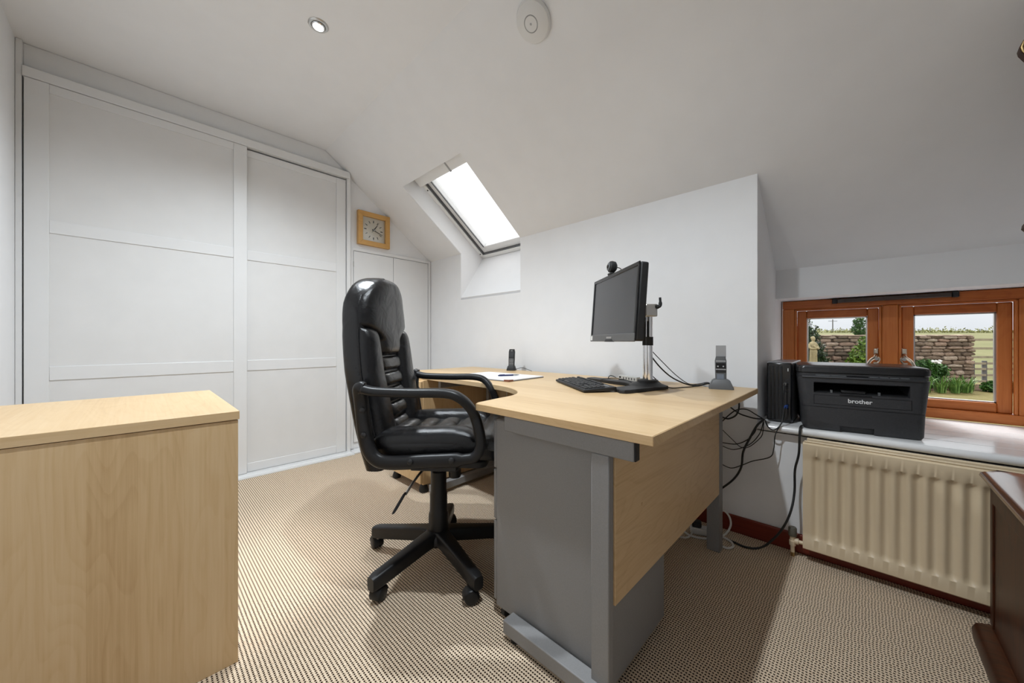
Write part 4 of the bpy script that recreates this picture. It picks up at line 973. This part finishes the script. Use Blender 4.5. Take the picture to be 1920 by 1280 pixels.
# ------------------------------------------------------------------ cables
def cable(pts, r, label, mat=M['rubber'], name='cable', n=6, group=None):
    bm = bmesh.new(); tube(bm, spline(pts, n), r, 8); return tag(obj(name, bm, mat, ang=60), label, 'cable', group)
cable([(-.716, 1.668, .905), (-.688, 1.73, .838), (-.655, 1.80, .785), (-.60, 1.86, .752), (-.56, 1.90, .752), (-.54, 1.94, .760), (-.53, 1.945, .7495)], .0034, 'thick black cable from the monitor post to the desk cable port')
cable([(-.716, 1.670, .93), (-.685, 1.745, .865), (-.650, 1.82, .80), (-.615, 1.895, .753), (-.575, 1.92, .754), (-.545, 1.945, .761), (-.523, 1.952, .749)], .0020, 'thin black cable hanging down behind the monitor post')
cable([(-.70, 1.67, .800), (-.672, 1.71, .760), (-.64, 1.73, .7462), (-.60, 1.80, .7462), (-.56, 1.88, .749), (-.535, 1.925, .757), (-.527, 1.940, .7495)], .0024, 'black cable lying on the desk beside the monitor foot')
cable([(-1.00, 1.885, .757), (-1.03, 1.880, .768), (-1.045, 1.878, .757), (-1.045, 1.885, .7455)], .0022, 'short black lead plugged into the end of the white USB hub')
cable([(-.975, 1.60, .7580), (-.965, 1.66, .766), (-.93, 1.705, .772), (-.87, 1.72, .769), (-.82, 1.70, .7615)], .0018, 'thin keyboard lead looping over the monitor foot')
cable([(-1.876, 1.975, .752), (-1.82, 1.985, .766), (-1.77, 1.99, .757), (-1.735, 2.0, .7450)], .0018, 'thin charger lead beside the black cordless phone')
G_ = 'black leads gathered between desk and computer'
cable([(-.530, 2.070, .590), (-.50, 2.066, .575), (-.474, 2.06, .577), (-.445, 2.06, .600), (-.433, 2.06, .645), (-.440, 2.055, .700)], .0040, 'black cable looping just under the desk edge by the wall')
cable([(-.48, 2.085, .632), (-.439, 2.085, .604), (-.405, 2.080, .595), (-.372, 2.078, .590), (-.335, 2.078, .592)], .0034, 'black cable crossing from under the desk to the tower corner')
cable([(-.520, 2.085, .545), (-.46, 2.085, .612), (-.41, 2.085, .628), (-.365, 2.082, .607), (-.337, 2.086, .590)], .0028, 'black cable arching up under the desk edge towards the tower')
cable([(-.520, 2.090, .442), (-.455, 2.09, .446), (-.405, 2.088, .477), (-.372, 2.082, .522), (-.361, 2.07, .563), (-.338, 2.062, .586)], .0022, 'thin black cable sagging level behind the desk leg')
cable([(-.520, 2.086, .428), (-.463, 2.085, .418), (-.394, 2.08, .458), (-.350, 2.068, .521), (-.334, 2.058, .580)], .0020, 'thin black cable dipping lowest behind the desk leg')
cable([(-.520, 2.076, .520), (-.461, 2.072, .467), (-.427, 2.07, .440), (-.390, 2.066, .452), (-.345, 2.06, .505), (-.333, 2.05, .545), (-.331, 2.052, .586)], .0018, 'thin black cable running down slantwise behind the desk leg')
cable([(-.530, 2.062, .195), (-.460, 2.058, .273), (-.424, 2.055, .344), (-.414, 2.052, .425), (-.381, 2.05, .509), (-.355, 2.048, .565), (-.328, 2.05, .597)], .0048, 'thickest black power cable curving down from the tower to the desk leg')
cable([(-.261, 2.128, .763), (-.262, 2.105, .735), (-.263, 2.10, .66), (-.262, 2.075, .600), (-.275, 2.052, .566), (-.295, 2.048, .552), (-.315, 2.05, .565), (-.325, 2.054, .592)], .0030, 'dark lead hanging from the upper socket of the tower front')
cable([(-.257, 2.126, .652), (-.262, 2.085, .596), (-.285, 2.050, .535), (-.292, 2.052, .465), (-.308, 2.056, .421), (-.379, 2.068, .383), (-.424, 2.07, .352), (-.472, 2.075, .325), (-.520, 2.08, .335)], .0022, 'long thin black lead draped below the tower from its blue plug')
cable([(-.196, 2.12, .576), (-.196, 2.075, .578), (-.197, 2.052, .560), (-.200, 2.046, .463), (-.214, 2.05, .385), (-.216, 2.055, .288), (-.224, 2.02, .214), (-.246, 2.01, .142), (-.282, 1.995, .075), (-.330, 1.98, .020), (-.386, 1.965, .006), (-.46, 1.98, .006)], .0046, 'black printer power cable hanging from the sill down to the carpet')
Wt = M['whitecable']
cable([(-.56, 2.04, .13), (-.50, 2.02, .128), (-.463, 2.00, .112), (-.452, 1.98, .075), (-.475, 1.96, .030), (-.52, 1.955, .008)], .0045, 'white cable arching over against the skirting behind the desk leg', Wt)
cable([(-.53, 1.97, .006), (-.485, 1.985, .006), (-.445, 1.965, .006), (-.430, 1.925, .006), (-.445, 1.895, .006), (-.48, 1.895, .006)], .0055, 'white cable looped on the carpet beside the desk leg', Wt)
cable([(-.66, 1.93, .006), (-.62, 1.895, .006), (-.575, 1.895, .006), (-.535, 1.92, .006), (-.525, 1.95, .012)], .0055, 'white cable curling on the carpet under the desk panel', Wt)
cable([(-.68, 1.84, .006), (-.62, 1.85, .006), (-.60, 1.88, .016), (-.61, 1.94, .018)], .0045, 'short white cable end lying on the carpet under the desk panel', Wt)
ad = thing('power_adaptor', 'white plug adaptor lying on the carpet by the desk leg', 'adaptor', (-.585, 1.955, 0), radians(20))
obj('block', bx(-.040, .040, -.024, .024, 0, .034), M['white'], ad, world=False, bevel=.006)
obj('plug_top', bx(-.032, .010, -.020, .020, .034, .062), M['blackm'], ad, world=False, bevel=.006)

# ------------------------------------------------------------------ garden (axes: d = distance from the house window line of sight, q = across)
cs, sn = cos(YAW), sin(YAW)
GZ = -.5
def gp_(d, q, z=0.): return Vector((q*cs-d*sn, q*sn+d*cs, z))
GR = YAW
# ground
bm = bmesh.new()
q0, q1 = -25, 60
v = [bm.verts.new(gp_(d, q, GZ)) for d, q in ((3.2, 2), (3.2, 16), (12.6, 32), (12.6, -5))]; bm.faces.new(v)
lw = obj('ground_lawn', bm, M['lawn'], ang=0); struct(lw, 'dry yellowish lawn outside the window')
bm = bmesh.new(); rows_ = [(12.6, GZ), (15, GZ+.05), (24, .25), (40, 1.05), (75, 2.85), (120, 4.4)]
R_ = [[bm.verts.new(gp_(d, -30+q*(30+d*1.6)/10.0, z)) for q in range(0, 21)] for d, z in rows_]
for A_, B2 in zip(R_, R_[1:]):
    for i in range(20): bm.faces.new((A_[i], A_[i+1], B2[i+1], B2[i]))
struct(obj('ground_field', bm, M['field'], ang=60), 'pale straw coloured field rising behind the garden wall')
# far hedge line on the field edge
def leaves(bm, n, fn, size, flat=.0, seed=1):
    rnd = random.Random(seed)
    for _ in range(n):
        p = Vector(fn(rnd)); a = Vector((rnd.gauss(0, 1), rnd.gauss(0, 1), rnd.gauss(0, 1)+flat)).normalized(); d, u, w_ = frame_of(a); s = size*rnd.uniform(.6, 1.3)
        t = rnd.uniform(0, 2*pi); uu = u*cos(t)+w_*sin(t); ww = w_*cos(t)-u*sin(t)
        bm.faces.new([bm.verts.new(p-uu*s), bm.verts.new(p+ww*s*.45+d*s*.12), bm.verts.new(p+uu*s), bm.verts.new(p-ww*s*.45+d*s*.12)])
def sph(rnd, c, r, k=.5):
    a = Vector((rnd.gauss(0, 1), rnd.gauss(0, 1), rnd.gauss(0, 1))).normalized(); t = rnd.uniform(k, 1)
    return (c[0]+a.x*r[0]*t, c[1]+a.y*r[1]*t, c[2]+a.z*r[2]*t)
def shrub(name, label, cat, d, q, blobs, n, size, mat, seed, stem=.5, sr=.02, group=None):
    c = gp_(d, q, GZ); t = thing(name, label, cat, c, 0, group)
    bm = bmesh.new()
    for i in range(3+int(stem*2)):
        rnd = random.Random(seed*7+i); b_ = rnd.choice(blobs)
        cyl(bm, c+Vector((rnd.uniform(-.03, .03), rnd.uniform(-.03, .03), 0)), c+gp_(b_[0]*.6, b_[1]*.6, 0)+Vector((0, 0, b_[2])), sr, sr*.4, 7)
    obj('stem', bm, M['bark'], t)
    bm = bmesh.new(); tot = sum(b_[3]**2 for b_ in blobs)
    for k, b_ in enumerate(blobs):
        cc = c+gp_(b_[0], b_[1], b_[2]); leaves(bm, int(n*b_[3]**2/tot), lambda r: sph(r, cc, (b_[3], b_[3], b_[3]*b_[4])), size, .3, seed+k)
    fo = obj('foliage', bm, mat, t, ang=0); fo['kind'] = 'stuff'
    return t
# rubble wall
wq0, wq1, wd_ = 8.7, 14.75, 11.5
wl = thing('garden_wall', 'old rubble stone garden wall seen through the wooden window', 'wall', gp_(wd_, (wq0+wq1)/2, GZ), GR)
hw = (wq1-wq0)/2
bm = bmesh.new(); box(bm, -hw+.02, hw-.04, .05, .42, 0, 1.60); obj('core', bm, M['mortar'], wl, world=False)
protos = []
rnd = random.Random(3)
for k in range(6):
    bm = superbox(lambda x, y, z: (x*.5, y*.5, z*.5), 4.5, 2)
    for v in bm.verts: v.co += Vector((rnd.gauss(0, .045), rnd.gauss(0, .03), rnd.gauss(0, .05)))
    me = bpy.data.meshes.new('stone'); bm.to_mesh(me); bm.free(); me.materials.append(M['stone']); smooth_mesh(me, 50); protos.append(me)
z = 0; cnt = 0
while z < 1.58:
    h = rnd.uniform(.085, .150); h = min(h, 1.62-z)
    if h < .05: break
    x = -hw+rnd.uniform(-.05, .05)
    while x < hw-.04:
        w_ = rnd.uniform(.22, .56)*(1.0 if h > .1 else .9); w_ = min(w_, hw-x+.02)
        if w_ < .1: break
        if cnt < 300:
            o = bpy.data.objects.new('stone', rnd.choice(protos)); col.objects.link(o); o.parent = wl; cnt += 1
            o.location = (x+w_/2, .07+rnd.gauss(0, .012), z+h/2); o.scale = (w_-.012, .18+rnd.uniform(-.03, .04), h-.008); o.rotation_euler = (rnd.gauss(0, .04), rnd.gauss(0, .02), rnd.gauss(0, .02))
        x += w_
    z += h
for i in range(12):
    x = -hw+.25+i*.505; bm = None
    o = bpy.data.objects.new('coping_stone', protos[i % 6]); col.objects.link(o); o.parent = wl; o.location = (x, .22, 1.62+rnd.uniform(-.01, .012)); o.scale = (.53, .50, .07); o.rotation_euler = (0, rnd.gauss(0, .012), 0)
bm = bmesh.new(); x0_ = -hw-5.2; box(bm, x0_, -hw+.02, .05, .42, 0, 1.60); o = obj('core', bm, M['mortar'], wl, world=False)
bm = bmesh.new(); z = 0; r2 = random.Random(8)
while z < 1.56:
    h = r2.uniform(.10, .17); h = min(h, 1.64-z); x = x0_
    while x < -hw-.05:
        w_ = min(r2.uniform(.25, .6), -hw-x+.02)
        if w_ < .1: break
        superbox(lambda a, b, c: (x+w_/2+a*(w_-.012)/2, .07+b*.09, z+h/2+c*(h-.008)/2), 4.5, 1, bm); x += w_
    z += h
o = obj('far_stones', bm, M['stone'], wl, world=False, ang=50); o['kind'] = 'stuff'
# soil bed in front of the wall
bm = bmesh.new(); N = 30; top = []; bot = []
for i in range(N+1):
    q = wq0-3+(wq1+4.6-wq0)*i/N; dd_ = 10.75+.12*sin(i*1.3)+.1*sin(i*2.9)
    top.append((gp_(dd_, q, GZ+.012), gp_(wd_-.55, q, GZ+.09+.03*sin(i*2.1)), gp_(wd_+.1, q, GZ+.07)))
V_ = [[bm.verts.new(p) for p in t_] for t_ in top]
for a, b_ in zip(V_, V_[1:]):
    for k in range(2): bm.faces.new((a[k], b_[k], b_[k+1], a[k+1]))
struct(obj('ground_bed', bm, M['soil'], ang=60), 'bare soil bed along the foot of the stone wall')
# planting
shrub('ivy_mass', 'dark green climbing shrub growing up the stone wall behind the statue', 'shrub', 11.05, 9.15, [(0, -.1, .55, .38, 1.3), (0, .05, 1.15, .36, 1), (0, .28, .45, .34, 1), (0, .22, .85, .30, .9), (0, -.15, 1.6, .36, .8), (0, .42, .22, .30, .8)], 5600, .042, M['leaf_dark'], 11, 1, .03)
tw_ = thing('overhanging_branch', 'sparse dark twigs and leaves rising above the wall beside the statue', 'branch', gp_(10.95, 8.75, GZ))
bm = bmesh.new(); bl = bmesh.new()
for i in range(16):
    r = random.Random(40+i); p0 = gp_(10.95, 8.8+r.uniform(-.2, .3), GZ+1.55); ang_ = r.uniform(-.6, 1.0); ln = r.uniform(.4, 1.0)
    p1 = p0+gp_(r.uniform(-.1, .1), ln*sin(ang_)*.8, ln*cos(ang_)*.8); pm = (p0+p1)/2+gp_(0, .06, .04)
    P_ = spline([p0, pm, p1], 6); tube(bm, P_, .006, 5); leaves(bl, 26, lambda q_: tuple(q_.choice(P_[3:])+Vector((q_.gauss(0, .03), q_.gauss(0, .03), q_.gauss(0, .03)))), .040, 0, 300+i)
cyl(bm, gp_(10.95, 8.75, GZ), gp_(10.95, 8.8, GZ+1.6), .03, .02, 8)
obj('twigs', bm, M['bark'], tw_); lf = obj('leaves', bl, M['leaf_dark'], tw_, ang=0); lf['kind'] = 'stuff'
shrub('bright_shrub', 'bright yellow-green leafy shrub growing against the stone wall', 'shrub', 10.9, 10.62, [(0, 0, .55, .42, 1), (0, .12, 1.05, .40, 1), (0, -.12, .85, .32, 1), (0, .2, 1.38, .30, .9), (0, -.35, .28, .32, .8), (0, .3, .7, .4, 1.1)], 4200, .050, M['leaf_bright'], 21)
shrub('peony_bush', 'rounded deep green bush with white flowers in front of the stone wall', 'shrub', 10.95, 12.55, [(0, -.35, .55, .30, .8), (0, 0, .66, .34, .8), (0, .32, .56, .30, .8), (0, -.1, .30, .36, .8)], 3200, .050, M['leaf_mid'], 31)
shrub('grass_clump', 'dense dark green tuft beside the end of the flower bed', 'plant', 10.35, 13.85, [(0, 0, .14, .28, .6), (0, .28, .16, .28, .6)], 1500, .05, M['leaf_mid'], 41, .2, .01)
shrub('low_plant', 'low sprawling plant at the foot of the wall end', 'plant', 10.6, 13.2, [(0, -.1, .10, .20, .5), (0, .12, .10, .18, .5)], 600, .04, M['leaf_bright'], 51, .2, .01)
t = thing('white_flower', 'single white bloom above the deep green bush', 'flower', gp_(10.5, 12.38, .34))
bm = bmesh.new(); cc = gp_(10.5, 12.38, .36); leaves(bm, 60, lambda r: sph(r, cc, (.10, .10, .06), .2), .05, 1, 5); obj('petals', bm, M['flower'], t, ang=0)
bm = cm(gp_(10.5, 12.38, GZ+.02), cc, .006, seg=6); obj('stalk', bm, M['leaf_mid'], t)
# iris blades
for k, (d_, q_) in enumerate(((10.15, 12.05), (10.1, 12.42), (10.15, 12.78), (10.2, 11.68))):
    t = thing('iris_clump', 'clump of long pale green strap leaves in front of the bush', 'plant', gp_(d_, q_, GZ), 0, 'strap-leaved clumps along the bed')
    bm = bmesh.new(); r = random.Random(70+k); c0 = gp_(d_, q_, GZ+.01)
    for i in range(60):
        a = r.uniform(0, 2*pi); L_ = r.uniform(.30, .58); lean = r.uniform(.05, .6); dirv = Vector((cos(a), sin(a), 0)); sdx = Vector((-sin(a), cos(a), 0))*.012
        p = c0+dirv*r.uniform(0, .12); mid_ = p+dirv*L_*lean*.4+Vector((0, 0, L_*.6)); tip = p+dirv*L_*lean+Vector((0, 0, L_*(1-lean*.35)))
        v = [bm.verts.new(p-sdx), bm.verts.new(p+sdx), bm.verts.new(mid_+sdx), bm.verts.new(mid_-sdx), bm.verts.new(tip)]
        bm.faces.new(v[:4]); bm.faces.new((v[3], v[2], v[4]))
    fo = obj('blades', bm, M['leaf_iris'], t, ang=0); fo['kind'] = 'stuff'
# young tree beyond the wall, pole
shrub('young_tree', 'small rounded green tree standing in the field beyond the wall', 'tree', 16, 15.4, [(0, 0, 2.0, .27, 1.2), (0, 0, 2.3, .22, 1.2), (0, .05, 1.78, .20, 1)], 1500, .045, M['leaf_mid'], 61, 1.5, .03)
pl = thing('utility_pole', 'distant grey timber utility pole on the field horizon', 'pole', gp_(74, 65.8, 2.5))
obj('post', cm(gp_(74, 65.8, 2.4), gp_(74, 65.8, 5.4), .10, .08, seg=8), M['pole'], pl)
a_ = gp_(74, 64.9, 5.05); b_ = gp_(74, 66.7, 5.05); obj('crossbar', cm(a_, b_, .05, seg=6), M['pole'], pl)
# post and rail fence beyond the wall end
fc = thing('field_fence', 'weathered post and rail fence beyond the end of the stone wall', 'fence', gp_(15, 20.0, GZ+.05))
for q in (19.0, 20.6, 22.2): obj('post', cm(gp_(15, q, GZ+.02), gp_(15, q, 1.12), .06, seg=8), M['fencewood'], fc)
for z in (.30, .66, 1.02):
    bm = bmesh.new(); slab(bm, [gp_(14.92, 18.6, z-.045), gp_(14.92, 22.4, z-.045), gp_(14.92, 22.4, z+.045), gp_(14.92, 18.6, z+.045)], gp_(.04, 0, 0)); obj('rail', bm, M['fencewood'], fc)
gt = thing('low_fence', 'short grey timber fence panel beside the end of the wall', 'fence', gp_(11.8, 15.3, GZ))
for q in (15.05, 15.45): obj('post', bx(-.05, .05, -.05, .05, 0, .82), M['pole'], gt, world=False).location = tuple(gp_(0, q-15.3, 0))
for z in (.12, .32, .52, .70):
    bm = bmesh.new(); slab(bm, [gp_(11.74, 14.95, GZ+z), gp_(11.74, 16.4, GZ+z), gp_(11.74, 16.4, GZ+z+.07), gp_(11.74, 14.95, GZ+z+.07)], gp_(.03, 0, 0)); obj('board', bm, M['fencewood'], gt)
hg = thing('far_hedge', 'thin scrubby hedge along the far edge of the field', 'hedge', gp_(70, 75, 2.5))
bm = bmesh.new(); leaves(bm, 2600, lambda r: tuple(gp_(70+r.uniform(-.5, .5), r.uniform(50, 98), 2.45+abs(r.gauss(0, .38)))), .22, 0, 9); fo = obj('foliage', bm, foliage('dry_hedge', srgb(110, 116, 70), srgb(140, 142, 92), srgb(170, 166, 112)), hg, ang=0); fo['kind'] = 'stuff'
bm = bmesh.new(); [cyl(bm, gp_(70, 50+i*2.4, 2.3), gp_(70, 50+i*2.4, 3.3), .05, seg=6) for i in range(21)]; obj('stakes', bm, M['pole'], hg)

# statue: draped standing figure with folded arms
su = thing('garden_statue', 'weathered cream stone statue of a draped figure among dark foliage', 'statue', gp_(10.45, 8.72, GZ+.42), GR)
su.scale = (.78, .78, .78)
bm = bmesh.new()
def ell(cx, cy, z, a, b_, n=16): return [(cx+a*cos(2*pi*k/n), cy+b_*sin(2*pi*k/n), z) for k in range(n)]
loft([ell(0, 0, .30, .155, .13), ell(0, 0, .36, .15, .125), ell(0, 0, .55, .125, .11), ell(.01, 0, .78, .118, .10), ell(.015, -.005, .95, .125, .10), ell(.01, -.005, 1.05, .108, .09), ell(0, -.005, 1.15, .118, .092), ell(0, 0, 1.24, .135, .085), ell(0, 0, 1.285, .118, .07), ell(0, 0, 1.315, .05, .046), ell(0, -.005, 1.345, .038, .04), ell(0, -.012, 1.365, .048, .055), ell(0, -.012, 1.41, .058, .068), ell(0, -.005, 1.465, .056, .066), ell(0, 0, 1.505, .035, .042), ell(0, 0, 1.515, .008, .008)], bm)
body_ = obj('figure', bm, M['statue'], su, world=False, ang=60)
for s in (-1, 1):
    b2 = bmesh.new(); tube(b2, spline([(s*.118, 0, 1.24), (s*.15, -.03, 1.12), (s*.125, -.09, 1.06), (-s*.02, -.125, 1.10+s*.02), (-s*.07, -.11, 1.15+s*.02)], 6), [.040-.014*i/24 for i in range(25)], 10); obj('folded_arm', b2, M['statue'], su, world=False)
for k in range(7):
    a = -2.6+k*.35; b2 = bmesh.new(); tube(b2, [(cos(a)*.118*f, sin(a)*.105*f, z) for z, f in ((.95, .97), (.75, 1.0), (.55, 1.03), (.36, 1.16))], [.008, .013, .014, .016], 6); obj('drapery_fold', b2, M['statue'], su, world=False)
obj('hair_bun', superbox(lambda x, y, z: (x*.045, .05+y*.04, 1.46+z*.045), 2.2, 4), M['statue'], su, world=False)
bm = bmesh.new(); loft([[(x, y, z) for x, y in rrect(-w_, w_, -w_, w_, .01)] for z, w_ in ((-.535, .24), (-.44, .24), (-.40, .17), (.24, .17), (.26, .20), (.30, .20))], bm); obj('pedestal', bm, M['statue'], su, world=False, ang=30)
